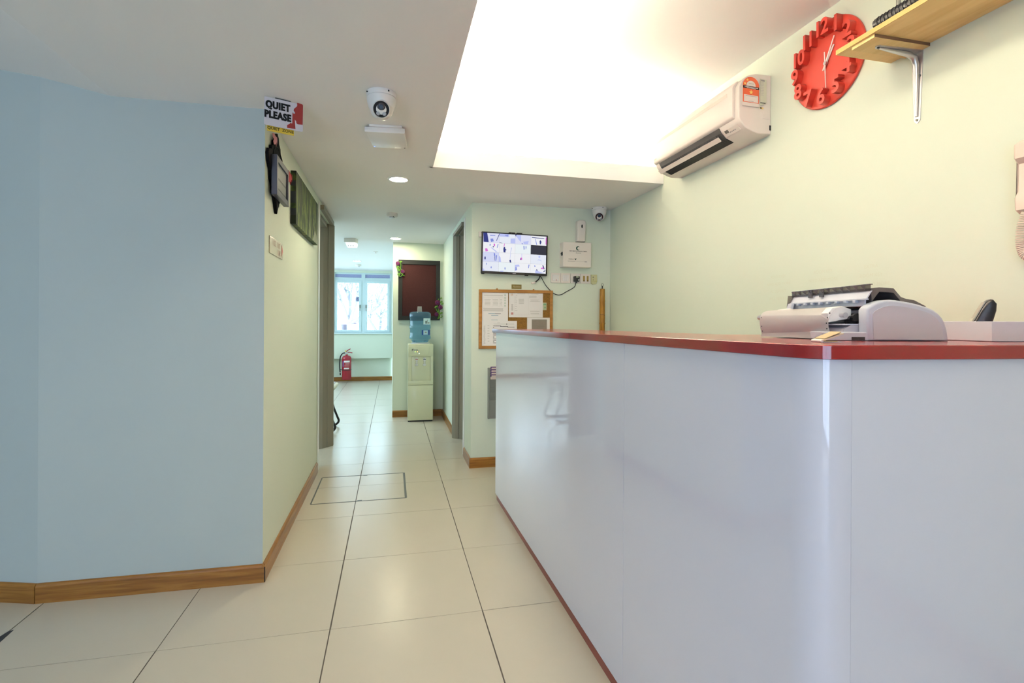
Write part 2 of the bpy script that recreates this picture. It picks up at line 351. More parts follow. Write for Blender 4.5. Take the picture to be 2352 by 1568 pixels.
# ------------------------------------------------------------------ far window
w = thing('window_1', 'pale blue casement window with two panes and vent grilles at the far end', 'window', ((WX0 + WX1) / 2, YFU + .08, WZ0)); w['kind'] = 'structure'; del w['category']
ww, wh = WX1 - WX0, WZ1 - WZ0; a = ww / 2
fr = MB()
fr.box(-a, -a + .035, -.03, .03, 0, wh).box(a - .035, a, -.03, .03, 0, wh).box(-a + .035, -.025, -.029, .03, 0, .03).box(.045, a - .035, -.029, .03, 0, .03).box(-a + .035, -.025, -.029, .03, wh - .03, wh).box(.045, a - .035, -.029, .03, wh - .03, wh)
fr.box(-.025, .045, -.032, .03, 0, wh).box(-a + .035, -.025, -.028, .03, wh - .155, wh - .095).box(.045, a - .035, -.028, .03, wh - .155, wh - .095)
fr.build('frame', m_alu, w)
MB().box(-a - .02, a + .02, -.12, -.02, -.012, .012, .004).build('sill', m_alu, w)
m_vent = ramp_mat('grey_violet_mesh', ((.3, '#8f93c4'), (.7, '#b7bce0')), 220, rough=.6)
for (x0, x1) in ((-a + .035, -.025), (.045, a - .035)):
    MB().box(x0, x1, -.01, .0, wh - .095, wh - .03).build('vent_grille', m_vent, w)
    sh = MB(); z0, z1 = .03, wh - .155
    sh.box(x0, x0 + .045, -.045, .005, z0, z1).box(x1 - .045, x1, -.045, .005, z0, z1).box(x0 + .045, x1 - .045, -.044, .005, z0, z0 + .035).box(x0 + .045, x1 - .045, -.044, .005, z1 - .045, z1)
    s_ = sh.build('sash', m_alu, w)
    MB().box(x0 + .045, x1 - .045, -.022, -.018, z0 + .035, z1 - .045).build('pane', m_glass, s_)
    hxx = x1 - .022 if x0 < -.1 else x0 + .022
    MB().box(hxx - .012, hxx + .012, -.075, -.045, .50, .56, .004).box(hxx - .006, hxx + .006, -.085, -.07, .44, .54, .003).build('handle', m_grey, s_)
w3 = struct(MB().box(WL0, WL0 + .05, YFU + .05, YFU + .11, WZ0, WZ1).box(WL1 - .05, WL1, YFU + .05, YFU + .11, WZ0, WZ1).box(WL0, WL1, YFU + .05, YFU + .11, WZ0, WZ0 + .05).box(WL0, WL1, YFU + .05, YFU + .11, WZ1 - .1, WZ1).box((WL0 + WL1) / 2 - .03, (WL0 + WL1) / 2 + .03, YFU + .05, YFU + .11, WZ0, WZ1).build('window_3', m_alu))
MB().box(WL0 + .05, WL1 - .05, YFU + .078, YFU + .082, WZ0 + .05, WZ1 - .1).build('pane', m_glass, w3)
# no smoking sticker on the left pane
st = thing('no_smoking_sticker', 'square no smoking sticker on the window pane', 'sticker', ony(824, 687, YFU + .055)); st.location.z -= .045
MB().box(-.055, .045, -.001, .001, 0, .09).build('backing', mat('sticker_violet', '#9fa8cc', .5), st)
pts = [(.0 + .031 * math.cos(k * PI / 16) - .005, -.002, .045 + .031 * math.sin(k * PI / 16)) for k in range(33)]
MB().tube(pts, .004, 6).tube([(-.027, -.002, .067), (.017, -.002, .023)], .004, 6).box(-.028, .012, -.002, -.0012, .04, .05).build('symbol', mat('sticker_dark', '#5b5f80', .5), st)

# ------------------------------------------------------------------ reception counter
def ztop(y): return 1.1705 - .0062 * (y - .75)
P_far, P_near, P_ret, P_end = Vector((.690, 3.42)), Vector((.7275, .815)), Vector((.788, .7445)), Vector((1.845, .638))
cor = []
c1, c2 = P_near + (P_near - P_far).normalized() * .07, P_ret - (P_end - P_ret).normalized() * .07
cr = P_near + (P_near - P_far).normalized() * .075
cr = Vector((.7285, .7505))
for k in range(13):
    s = k / 12; cor.append(P_near * (1 - s) ** 2 + cr * 2 * s * (1 - s) + P_ret * s * s)
rc = thing('reception_counter', 'long glossy white reception counter with red edged top and rounded corner', 'counter', (.9, 1.9, 0))
OX = Vector((.9, 1.9))
def offs(path, d):
    out = []
    for i, p in enumerate(path):
        t = (path[min(i + 1, len(path) - 1)] - path[max(i - 1, 0)]).normalized(); out.append(p + Vector((-t.y, t.x)) * d)
    return out
def skin(name, path, z0, z1f, mt, thick=.02, inset=0.0):
    A = [p - OX for p in offs(path, inset)]; B = [p - OX for p in offs(path, inset + thick)]
    t = MB(); bm = t.bm; n = len(A); vs_ = []
    for q in (A, B):
        vs_.append([(bm.verts.new((p.x, p.y, z0)), bm.verts.new((p.x, p.y, z1f(p.y + OX.y)))) for p in q])
    for i in range(n - 1):
        a, b = vs_[0][i], vs_[0][i + 1]; c, d = vs_[1][i], vs_[1][i + 1]
        bm.faces.new((a[0], b[0], b[1], a[1])); bm.faces.new((d[0], c[0], c[1], d[1])); bm.faces.new((a[1], b[1], d[1], c[1])); bm.faces.new((a[0], c[0], d[0], b[0]))
    for a, c in ((vs_[0][0], vs_[1][0]), (vs_[0][-1], vs_[1][-1])): bm.faces.new((a[0], a[1], c[1], c[0]))
    bmesh.ops.recalc_face_normals(bm, faces=bm.faces[:])
    return t.build(name, mt, rc, 40)
zu = lambda y: ztop(y) - .0255
seam = P_far + (P_near - P_far) * ((3.42 - 1.512) / (3.42 - .825))
d_ = (P_near - P_far).normalized() * .001
skin('front_panel', [P_far, seam - d_], .042, zu, m_lam)
skin('front_panel', [seam + d_, P_near], .042, zu, m_lam)
skin('corner_panel', cor, .042, zu, m_lam)
skin('return_panel', [P_ret + (P_end - P_ret) * .0004, P_end], .042, zu, m_lam)
skin('kick_strip', [P_far + Vector((.004, -.006)), P_near] + cor[1:] + [P_end], 0, lambda y: .0425, m_kick, .02, .004)
# top slab (L shaped, rounded corner) in red with glossy edge band
fpath = [P_far + Vector((-.0, .075)), P_near] + cor[1:] + [P_end]
outer = offs(fpath, -.012)
inner = [Vector((1.845, 1.62)), Vector((1.17, 1.62)), Vector((1.16, 3.495))]
poly = outer + inner
tb = MB(); bm = tb.bm
Tt = [bm.verts.new((p.x - OX.x, p.y - OX.y, ztop(p.y))) for p in poly]; Bt = [bm.verts.new((p.x - OX.x, p.y - OX.y, ztop(p.y) - .025)) for p in poly]
bm.faces.new(Tt); bm.faces.new(Bt[::-1])
for i in range(len(outer) - 1, len(poly)): bm.faces.new((Tt[i], Bt[i], Bt[(i + 1) % len(poly)], Tt[(i + 1) % len(poly)]))
bmesh.ops.recalc_face_normals(bm, faces=bm.faces[:]); tb.build('counter_top', m_redtop, rc)
eb = MB(); bm = eb.bm
o2 = offs(fpath, -.0135); rows = []
for (z, q) in ((-.0248, outer), (-.0242, o2), (-.0012, o2), (.0002, outer)): rows.append([bm.verts.new((p.x - OX.x, p.y - OX.y, ztop(p.y) + z)) for p in q])
for A, B in zip(rows, rows[1:]):
    for i in range(len(A) - 1): bm.faces.new((A[i], A[i + 1], B[i + 1], B[i]))
eb.build('edge_band', m_red, rc, 40)
MB().box(.712 - OX.x, 1.14 - OX.x, 3.402 - OX.y, 3.42 - OX.y, .042, zu(3.42) - .0005).build('end_panel', m_lam, rc)
MB().box(1.12 - OX.x, 1.14 - OX.x, 1.62 - OX.y, 3.402 - OX.y, 0, zu(3.4) - .0005).box(1.14 - OX.x, 1.83 - OX.x, 1.59 - OX.y, 1.61 - OX.y, 0, zu(1.61) - .002).build('inner_panel', m_lam, rc)
# ------------------------------------------------------------------ ceiling fittings
m_lamp = emit_mat('downlight_glow', (1.0, .92, .64), 150)
m_lamp_added = emit_mat('added_downlight_glow', (1.0, .90, .68), 24); m_lamp_c = emit_mat('cool_downlight_glow', (.80, .93, 1.0), 70)
DL = [((.85, 1.65), 'unseen round downlight added over the counter printer'), ((.85, .95), 'unseen round downlight added over the reception counter return'), ((-1.0, -.9), 'unseen round downlight added over the lobby floor'), ((.04, 3.625), 'round recessed downlight glowing in front of the corridor, next to white ceiling box'), ((.04, 6.26), 'round recessed downlight glowing above the water dispenser'), ((-.565, 8.83), 'round recessed downlight glowing near the far window')]
for k, ((x, y), lb) in enumerate(DL):  # first three lamps are unseen, added to brighten wall, counter and lobby
    o = thing('downlight', lb, 'downlight', (x, y, UP if k < 2 else CE), 0, 'recessed ceiling downlights')
    if k < 2: o.scale = (2.4, 2.4, 1)
    MB().lathe([(.058, -.001), (.060, -.006), (.070, -.005), (.074, .0), (.070, .001)], seg=40).build('rim', m_white, o, 50)
    MB().cyl((0, 0, -.002), .0585, .003, 'z', 40).build('diffuser', m_lamp_added if k < 2 else m_lamp_c if k == 5 else m_lamp, o)
for (x, y, s, lb) in ((-.003, 4.81, 1, 'round white smoke detector on the ceiling between the two door openings'), (-.575, 9.40, 1, 'round white smoke detector on the ceiling near the far window')):
    o = thing('smoke_detector', lb, 'smoke detector', (x, y, CE), 0, 'ceiling smoke detectors')
    MB().lathe([(0, 0), (.050, 0), (.050, -.022), (.046, -.030), (.030, -.031), (0, -.031)], seg=32).build('base', m_white2, o, 40)
    MB().lathe([(0, -.031), (.024, -.031), (.024, -.039), (.018, -.041), (0, -.041)], seg=24).build('sensor', m_steel, o, 40)
    MB().cyl((.012, -.022, -.0335), .004, .005, 'z', 8).build('lamp', m_dark, o)
o = thing('ceiling_sprinkler', 'tiny white sprinkler head on the corridor ceiling', 'sprinkler', (-.228, 7.55, CE))
MB().lathe([(0, 0), (.035, 0), (.033, -.006), (.010, -.008), (.008, -.022), (.018, -.024), (.018, -.026), (0, -.026)], seg=20).build('head', m_white2, o, 40)

def dome_camera(lb, loc, rz, face):
    o = thing('security_camera', lb, 'camera', loc, rz, 'ceiling dome cameras')
    MB().lathe([(0, 0), (.062, 0), (.0635, -.004), (.0635, -.016), (.061, -.020), (.0585, -.021), (.0585, -.024), (.062, -.026), (.060, -.040), (.054, -.062), (.046, -.078), (.0, -.078)], seg=48).build('housing', m_white, o, 35)
    b = Vector((0, -.006, -.066)); n = Vector((0, -.86, -.42)).normalized()
    ball = MB().ball(b, .0495, seg=36).build('eyeball', m_white, o, 60)
    rot = n.to_track_quat('Z', 'Y').to_matrix().to_4x4()
    M0 = Matrix.Translation(b + n * .0385) @ rot
    MB().lathe([(.0, .006), (.031, .006), (.033, .003), (.033, -.01), (0, -.01)], seg=36, M=M0).build('face', face, o, 40)
    MB().lathe([(.034, -.008), (.0375, -.004), (.0375, .003), (.034, .0075), (.0325, .006)], seg=36, M=M0).build('face_ring', m_white, o, 40)
    up = rot.to_3x3().inverted() @ Vector((0, 0, 1)); up.z = 0; up.normalize(); sd = Vector((up.y, -up.x, 0))
    def disc(c, r, z, mt, nm, par=o): return MB().lathe([(0, z + .003), (r * .75, z + .003), (r, z), (r, 0)], (c.x, c.y, 0), 24, M=M0).build(nm, mt, par, 40)
    disc(up * .009, .0165, .008, mat('lens_ring', (.05, .05, .06), .3), 'lens_ring')
    disc(up * .009, .0105, .010, mat('lens_glass', (.03, .06, .12), .05, coat=1), 'lens')
    for k in (-1, 1): disc(-up * .017 + sd * .0125 * k, .0085, .0068, mat('led_lens', (.45, .46, .5), .15), 'infrared_led')
    MB().cyl((.03, -.052, -.010), .003, .02, 'y', 8).build('screw', m_black, o); MB().cyl((-.052, -.03, -.010), .003, .02, 'x', 8).build('screw', m_black, o)
    return o
dome_camera('white dome security camera with black face on ceiling beside the quiet please sign', (-.048, 2.275, CE), .0, mat('camera_black_face', (.012, .014, .02), .12))
dome_camera('white dome security camera with dark red face in corner above first aid box', (1.725, 4.12, CE), -.40, mat('camera_red_face', (.05, .012, .016), .12))

o = thing('ceiling_sensor_box', 'flat white plastic box mounted on the ceiling behind the dome camera', 'box', (-.028, 2.76, CE), -.1)
MB().prism([(-.098, -.115), (.098, -.115), (.094, .118), (-.086, .118)], 'z', -.036, -.008, .005).build('cover', m_white, o, 40)
MB().box(-.075, .085, -.125, .09, -.010, 0, .002).build('mounting_plate', m_white, o)
MB().cyl((-.078, .100, -.0363), .004, .002, 'z', 12).build('indicator', mat('blue_led', (.2, .3, .8), .3, emit=(.3, .4, 1), es=1), o)
MB().box(.078, .084, .098, .108, -.0368, -.0355).build('latch', m_dark, o)

o = thing('emergency_light', 'white emergency light box with clear angled lens on the corridor ceiling', 'emergency light', (-.482, 6.43, CE), -.2)
MB().box(-.068, .068, -.05, .07, -.048, 0, .004).build('housing', m_white2, o, 40)
MB().prism([(-.045, -.049), (.075, -.049), (.095, -.065), (.060, -.100), (-.005, -.075)], 'x', -.055, .06, .004).build('lens', mat('clear_lens_reflection_glow', (.80, .88, .95), .12, coat=.5, emit=(.85, .92, 1), es=.55), o, 40)  # weak emission stands in for light reflected by the lens
for k in (-.028, .0, .028): MB().box(k - .003, k + .003, -.004, .0, -.09, -.077).build('lens_rib', m_grey, o)

# ------------------------------------------------------------------ quiet signs hung from the ceiling
m_yel = mat('yellow_sign', (.70, .50, .06), .45); m_sred = mat('sign_red', (.33, .035, .035), .45); m_swh = mat('sign_white', (.62, .60, .66), .4)
p0, p1 = onz(607, 219, CE - .004), onz(696, 240, CE - .004); ang = math.atan2(p1.y - p0.y, p1.x - p0.x); wd_ = (p1 - p0).length
o = thing('quiet_please_sign', 'white and red QUIET PLEASE sign hung from the ceiling at the wall corner', 'sign', p0 + (p1 - p0) / 2 - Vector((0, 0, .124)), ang)
hw = wd_ / 2; HT = .122
def rr(x0, x1, z0, z1, r):
    P = []
    for cx, cz, a in ((x1 - r, z0 + r, -PI / 2), (x1 - r, z1 - r, 0), (x0 + r, z1 - r, PI / 2), (x0 + r, z0 + r, PI)):
        for k in range(5): P.append((cx + r * math.cos(a + k * PI / 8), cz + r * math.sin(a + k * PI / 8)))
    return P
MB().prism(rr(-hw, hw, 0, HT, .007), 'y', 0, .003).build('board', m_swh, o)
def sp(x, y): return (-hw + (x - 105) / 1145 * wd_, HT - (y - (250 + (x - 105) * .28)) / 740 * HT)
red = [(1065, 500), (1225, 550), (1250, 590), (1240, 1110), (1090, 1085), (1052, 1050), (1045, 1000), (1000, 945), (1025, 1205), (775, 1150), (772, 1075), (845, 1050), (865, 1025), (925, 1045), (930, 745), (970, 790), (1015, 775), (962, 695), (980, 650), (1055, 605), (1072, 570)]
MB().prism([sp(*p) for p in red], 'y', -.0006, .0).build('red_figure', m_sred, o)
mb = MB()
for s_, x, z, sz in (('QUIET', -hw + wd_ * .345, HT * .735, .042), ('PLEASE', -hw + wd_ * .345, HT * .385, .042)): [mb.mesh(*walltext(s_, sz, x + dx, -.0007 - abs(dx) * .02, z, bold=.0022, sx=.76, spacing=1.10)) for dx in (-.0007, .0007)]
mb.build('lettering', m_inkb, o)
MB().box(-hw * .45, hw * .35, .001, .006, HT, HT + .004).build('hanger', m_black, o)
q = thing('quiet_zone_sign', 'small yellow QUIET ZONE strip sign below the larger sign', 'sign', o.location + Vector((-.010 * math.cos(ang), .0, -.022)) + Vector((-math.sin(ang), math.cos(ang), 0)) * .004, ang)
MB().prism(rr(-.058, .052, 0, .034, .002), 'y', 0, .002).build('board', m_yel, q)
mb = MB(); mb.mesh(*walltext('QUIET  ZONE', .0175, -.003, -.0006, .0135, bold=.0004)); mb.build('lettering', mat('olive_print', (.07, .06, .01), .6), q)

# ------------------------------------------------------------------ left wall: ornate frame, canvas, room sign
LW = PI / 2                                     # local x = +Y, front = +X
zb = 1.735
o = thing('ornate_wall_frame', 'black fretwork wall hanger holding a grey photo frame with butterflies', 'wall decoration', (XL, 2.765, zb), LW)
prof = [(.0, .0), (.018, .045), (.03, .07), (.05, .085), (.055, .115), (.075, .14), (.08, .18), (.105, .215), (.112, .25), (.10, .275), (.075, .285), (.07, .305), (.045, .32), (.04, .345), (.022, .36), (.018, .385), (.0, .40)]
sc = 1.7; half = [(x * sc, z) for x, z in prof]
MB().prism(half + [(-x, z) for x, z in half[1:-1]][::-1], 'y', -.016, -.002, .002).build('fretwork', mat('black_lacquer', (.004, .004, .005), .85, spec=.15), o)
dots = MB()
for k in range(26):
    x, z = random.uniform(-.11, .11), random.uniform(.05, .36)
    if abs(x) < .12 * math.sin(PI * z / .4) * 1.05: dots.ball((x, -.0165, z), .0035, (1, .5, 1), 8)
dots.tube([(.10 * math.sin(t) * 1.2, -.0165, .2 + .13 * math.cos(t)) for t in [k * PI / 12 for k in range(25)]], .003, 6)
dots.tube([(.03 * math.sin(t), -.0165, .07 + .04 * math.cos(t)) for t in [k * PI / 8 for k in range(17)]], .002, 6)
dots.build('carving', mat('black_gloss_relief', (.006, .006, .007), .7, spec=.2), o, 60)
m_frm = mat('grey_violet_frame', (.075, .075, .105), .35)
fx0, fx1, fz0, fz1 = -.135, .155, .068, .258
f = MB(); f.box(fx0, fx0 + .028, -.042, -.016, fz0, fz1, .002).box(fx1 - .028, fx1, -.042, -.016, fz0, fz1, .002).box(fx0 + .0285, fx1 - .0285, -.0415, -.016, fz0, fz0 + .028, .002).box(fx0 + .0285, fx1 - .0285, -.0415, -.016, fz1 - .028, fz1, .002)
f = f.build('photo_frame', m_frm, o)
MB().box(fx0 + .02, fx1 - .02, -.034, -.02, fz0 + .02, fz1 - .02).build('mount', mat('dark_mount', (.02, .02, .035), .4), f)
for (z0, z1) in ((fz0 + .042, fz0 + .082), (fz0 + .092, fz1 - .042)): MB().box(fx0 + .05, fx1 - .05, -.0352, -.034, z0, z1).build('photo', mat('grey_photo', (.11, .12, .12), .4), f)
def butterfly(par, c, s, col, tilt, nm):
    wing = [(0, 0), (.25, .55), (.7, .95), (1, .75), (.85, .2), (.6, .02), (.75, -.35), (.6, -.8), (.3, -.75), (.05, -.2)]
    b = MB()
    for k in (-1, 1): b.prism([(k * x * s, z * s) for x, z in wing], 'y', -.002, .0, M=Matrix.Translation(c) @ Matrix.Rotation(tilt, 4, 'Y') @ Matrix.Rotation(k * .5, 4, 'Z'))
    b.ball(c, .1 * s, (1, 1, 6), 8); b.build(nm, col, par)
butterfly(o, (-.062, -.024, .345), .032, mat('pink_paper', (.68, .30, .32), .5), .1, 'butterfly')
butterfly(o, (.165, -.052, .225), .036, mat('red_paper', (.42, .02, .035), .5), .15, 'butterfly')

o = thing('forest_canvas', 'unframed canvas print of a green forest on the corridor wall', 'picture', (XL, 3.635, 1.765), LW)
m_for = ramp_mat('forest_print', ((.30, '#070d05'), (.42, '#15240c'), (.52, '#35461a'), (.60, '#66702f'), (.70, '#35432a'), (.82, '#6f7860')), 3.4, (4.0, 1, 1.1), .6, 14, 2.2)
MB().box(-.445, .445, -.031, 0, 0, .308, .002).build('canvas', m_for, o)
tr = MB(); tr2 = MB()
for x in (-.39, -.20, .015, .26): tr.prism([(x - .003, .05), (x + .006, .05), (x + .003, .305), (x - .001, .305)], 'y', -.0315, -.031)
tr.build('trunks_print', mat('dark_trunk_print', (.012, .018, .008), .5), o)['kind'] = 'stuff'
tr2.prism([(.05, .004), (.09, .004), (.075, .30), (.065, .30)], 'y', -.0313, -.031).prism([(.20, .004), (.44, .004), (.40, .06), (.30, .085)], 'y', -.0313, -.031)
tr2.build('light_print', ramp_mat('pale_grass_print', ((.3, '#4f5a26'), (.6, '#7c8268')), 40, (3, 1, .6)), o)
tr3 = MB().box(-.4455, -.445, -.029, -.002, .05, .09).box(-.4455, -.445, -.029, -.002, .12, .19).box(-.4455, -.445, -.029, -.002, .22, .25).build('edge_print', mat('dark_edge_print', (.015, .02, .03), .5), o)

pa, pb = onx(617.5, 542, XL), onx(647.5, 598, XL)
o = thing('room_number_sign', 'small clear room number sign with a red arrow below the canvas', 'sign', (XL, (pa.y + pb.y) / 2, 1.53), LW)
w2 = (pb.y - pa.y) / 2
MB().box(-w2, w2, -.005, 0, 0, .082, .001).build('plate', mat('clear_cream_acrylic', (.55, .49, .38), .2), o)
m_num = mat('red_brown_numerals', (.16, .03, .015), .5)
mb = MB(); mb.mesh(*walltext('1102, 1107', .040, -.015, -.0055, .056, sx=1.08)); mb.mesh(*walltext('1108', .040, .045, -.0055, .021, sx=1.08)); mb.build('numerals', m_num, o)['kind'] = 'stuff'
MB().prism([(w2 - .034, .012), (w2 - .034, .072), (w2 - .004, .042)], 'y', -.0058, -.005).build('arrow', mat('arrow_red', (.35, .03, .025), .5), o)

# ------------------------------------------------------------------ TV wall
o = thing('wall_television', 'small black television showing sixteen security camera views', 'television', (0, YB, 0))
pc = ony(1183, 583, YB - .055); o.location = (pc.x, YB, pc.z - .17); tw, th_ = .281, .170
T = thing_rot = Matrix.Translation((0, 0, .17)) @ Matrix.Rotation(math.radians(1.1), 4, 'Y')
f = MB().box(-tw, tw, -.052, -.030, -th_, th_, .003, M=T); f.box(-tw * .8, tw * .8, -.030, -.012, -th_ * .8, th_ * .6, .006, M=T); tvb = f.build('housing', m_black, o)
MB().box(-.06, .06, -.014, 0, -.06, .06, M=T).build('bracket', m_grey, o)
f = MB(); f.box(-.055, .0, -.05, -.03, th_, th_ + .008, .003, M=T).box(.012, .06, -.05, -.03, th_, th_ + .008, .003, M=T); f.build('hook', m_black, o)
MB().box(-tw + .004, -tw + .03, -.05, -.03, -th_ - .006, -th_, .002, M=T).build('foot', m_black, o); MB().box(.09, .12, -.05, -.03, -th_ - .006, -th_, .002, M=T).build('foot', m_black, o)
mb = MB(); me, MM = walltext('TV', .01, 0, 0, 0)
MB().box(-.016, .012, -.0526, -.052, -th_ + .006, -th_ + .010, M=T).build('logo', mat('logo_grey', (.5, .5, .55), .4), o)
sx0, sx1, sz0, sz1 = -tw + .012, tw - .012, -th_ + .018, th_ - .010
cw, ch = (sx1 - sx0) / 4, (sz1 - sz0) / 4
scr = MB().box(sx0 - .002, sx1 + .002, -.0525, -.050, sz0 - .002, sz1 + .002, M=T).build('screen', mat('screen_black', (.01, .01, .02), .1), o)
ec = [emit_mat('feed_%d' % k, c, .55) for k, c in enumerate(((.80, .82, 1.0), (.95, .96, 1.0), (.86, .90, 1.0), (.72, .76, 1.0), (.90, .97, 1.0)))]
pat = [[0, 2, 0, 1], [1, 1, 4, None], [3, 1, 1, 2], [2, 4, 1, 1]]
for r in range(4):
    for c in range(4):
        if pat[r][c] is None: continue
        x0, z1 = sx0 + c * cw, sz1 - r * ch
        MB().box(x0, x0 + cw - .0006, -.0529, -.0525, z1 - ch + .0006, z1, M=T).build('camera_view', ec[pat[r][c]], scr)
shp = {'navy': (.05, .06, .25), 'blue': (.25, .30, .75), 'lilac': (.55, .60, .98), 'pink': (.75, .20, .70), 'grey': (.05, .05, .065), 'white': (1, 1, 1)}
polys = {k: [] for k in shp}
def cell(r, c, col, *pts): polys[col].append([(sx0 + (c + x) * cw, sz1 - (r + y) * ch) for x, y in pts])
cell(0, 0, 'navy', (0, 0), (.24, 0), (.34, .95), (.03, .95)); cell(0, 0, 'blue', (.42, .2), (.74, .2), (.74, .26), (.42, .28)); cell(0, 0, 'blue', (.44, .6), (.6, .55), (.66, .85), (.48, .92)); cell(0, 0, 'navy', (.98, 0), (1, .1), (.83, .8), (.80, .8))
cell(0, 1, 'lilac', (0, 0), (.6, 0), (.62, .3), (0, .3)); cell(0, 1, 'blue', (.32, .08), (.56, .06), (.52, .26), (.36, .2)); cell(0, 1, 'navy', (.02, .92), (.2, .98), (.2, 1.0), (.02, .98)); cell(0, 1, 'lilac', (.7, .45), (1, .4), (1, .95), (.7, .95))
cell(0, 2, 'lilac', (.02, .02), (.36, .02), (.36, .75), (.2, .5)); cell(0, 2, 'navy', (.0, .0), (.1, .0), (.05, .18), (0, .15)); cell(0, 2, 'lilac', (.5, .7), (.85, .6), (.8, .95), (.55, .95)); cell(0, 2, 'blue', (.4, .85), (.5, .9), (.5, .97), (.42, .95))
cell(0, 3, 'navy', (.05, .15), (.85, .2), (.85, .27), (.05, .22)); cell(0, 3, 'blue', (.25, .3), (.28, .3), (.4, .95), (.35, .95)); cell(0, 3, 'navy', (.55, .55), (.6, .4), (.68, .6), (.63, .88), (.57, .85)); cell(0, 3, 'pink', (.94, .1), (1, .1), (1, .9), (.94, .85))
cell(1, 0, 'pink', (.12, .65), (.26, .62), (.32, .9), (.16, .95)); cell(1, 0, 'pink', (.64, .1), (.74, .08), (.74, .35), (.66, .35)); cell(1, 0, 'blue', (.40, .15), (.46, .12), (.46, .32), (.40, .32)); cell(1, 0, 'blue', (.9, .1), (.95, .1), (.9, .5), (.86, .5)); cell(1, 0, 'navy', (.6, .36), (.67, .36), (.66, .48), (.6, .48)); cell(1, 0, 'lilac', (.46, .5), (.55, .5), (.9, .95), (.8, .95))
cell(1, 1, 'navy', (.28, .4), (.36, .36), (.38, .55), (.46, .65), (.44, .72), (.4, .72), (.4, .95), (.28, .95), (.26, .6)); cell(1, 1, 'pink', (.3, .02), (.34, .02), (.32, .36), (.28, .36)); cell(1, 1, 'lilac', (.75, .4), (.8, .4), (.72, .98), (.7, .98))
cell(1, 2, 'blue', (.52, .15), (.58, .12), (.6, .5), (.54, .55)); cell(1, 2, 'blue', (.66, .18), (.72, .15), (.72, .35), (.68, .55))
cell(1, 3, 'grey', (.02, .06), (.98, .06), (.98, .98), (.02, .98))
cell(2, 0, 'navy', (.1, .5), (.18, .5), (.18, .78), (.1, .78)); cell(2, 0, 'blue', (.66, .05), (.76, .12), (.76, .45), (.7, .4)); cell(2, 0, 'blue', (.8, .25), (.88, .3), (.84, .85), (.78, .9)); cell(2, 0, 'navy', (.73, .4), (.76, .42), (.74, .9), (.72, .85))
cell(2, 1, 'navy', (.66, .72), (.74, .68), (.78, .98), (.68, .98)); cell(2, 1, 'lilac', (.0, .3), (.1, .5), (.14, 1), (0, 1)); cell(2, 1, 'lilac', (.72, 0), (.75, 0), (.7, .6), (.68, .6))
cell(2, 2, 'pink', (.36, .4), (.46, .4), (.46, .65), (.36, .68)); cell(2, 2, 'navy', (.34, .5), (.4, .45), (.4, .68), (.34, .65)); cell(2, 2, 'lilac', (.42, .0), (.45, 0), (.44, .4), (.42, .4))
cell(2, 3, 'lilac', (.5, .1), (.62, .1), (.6, .35), (.52, .35)); cell(2, 3, 'lilac', (.42, .6), (.5, .5), (.68, .55), (.7, .9), (.66, .6), (.5, .58))
cell(3, 0, 'blue', (.2, .15), (.25, .15), (.24, .35), (.21, .35)); cell(3, 0, 'blue', (.5, .5), (.56, .48), (.56, .68), (.5, .68)); cell(3, 0, 'lilac', (0, .7), (.1, .8), (.12, 1), (0, 1))
cell(3, 1, 'blue', (.36, .55), (.42, .52), (.43, .75), (.37, .75)); cell(3, 1, 'lilac', (.1, .9), (.3, .9), (.3, 1), (.1, 1))
cell(3, 2, 'lilac', (.02, .2), (.26, .15), (.32, .35), (.1, .4), (.15, .75), (.02, .85)); cell(3, 2, 'blue', (.04, .45), (.12, .42), (.16, .72), (.03, .8)); cell(3, 2, 'blue', (.88, .1), (.94, .1), (.9, .5), (.86, .45))
cell(3, 3, 'blue', (.24, .15), (.33, .2), (.32, .3), (.25, .28)); cell(3, 3, 'navy', (.76, .1), (.84, .12), (.92, .5), (.88, .55)); cell(3, 3, 'pink', (.66, .4), (.84, .3), (.86, .5), (.7, .52)); cell(3, 3, 'lilac', (.32, .65), (.8, .9), (.95, .95), (.32, 1)); cell(3, 3, 'navy', (.38, .55), (.45, .6), (.46, .75), (.4, .75)); cell(3, 3, 'navy', (.84, .75), (.96, .6), (.98, .7), (.86, .82))
for kk, pl_ in polys.items():
    if not pl_: continue
    mb = MB()
    for p in pl_: mb.bm.faces.new([mb.bm.verts.new(T @ Vector((x, -.0531, z))) for x, z in p])
    mb.build('view_shapes', emit_mat('feed_' + kk, shp[kk], .55), scr)['kind'] = 'stuff'
# small white junction box and wire at the TV's upper left corner
p = ony(1104, 537, YB - .02)
o = thing('junction_box', 'small white cable box on the wall behind the television corner', 'box', (p.x, YB, p.z - .02))
MB().box(-.014, .02, -.026, 0, -.004, .04, .002).build('case', m_white2, o)
MB().tube([(-.006, -.02, .038), (.012, -.03, .030), (.035, -.034, .022)], .0022, 6).build('wire', m_black, o)
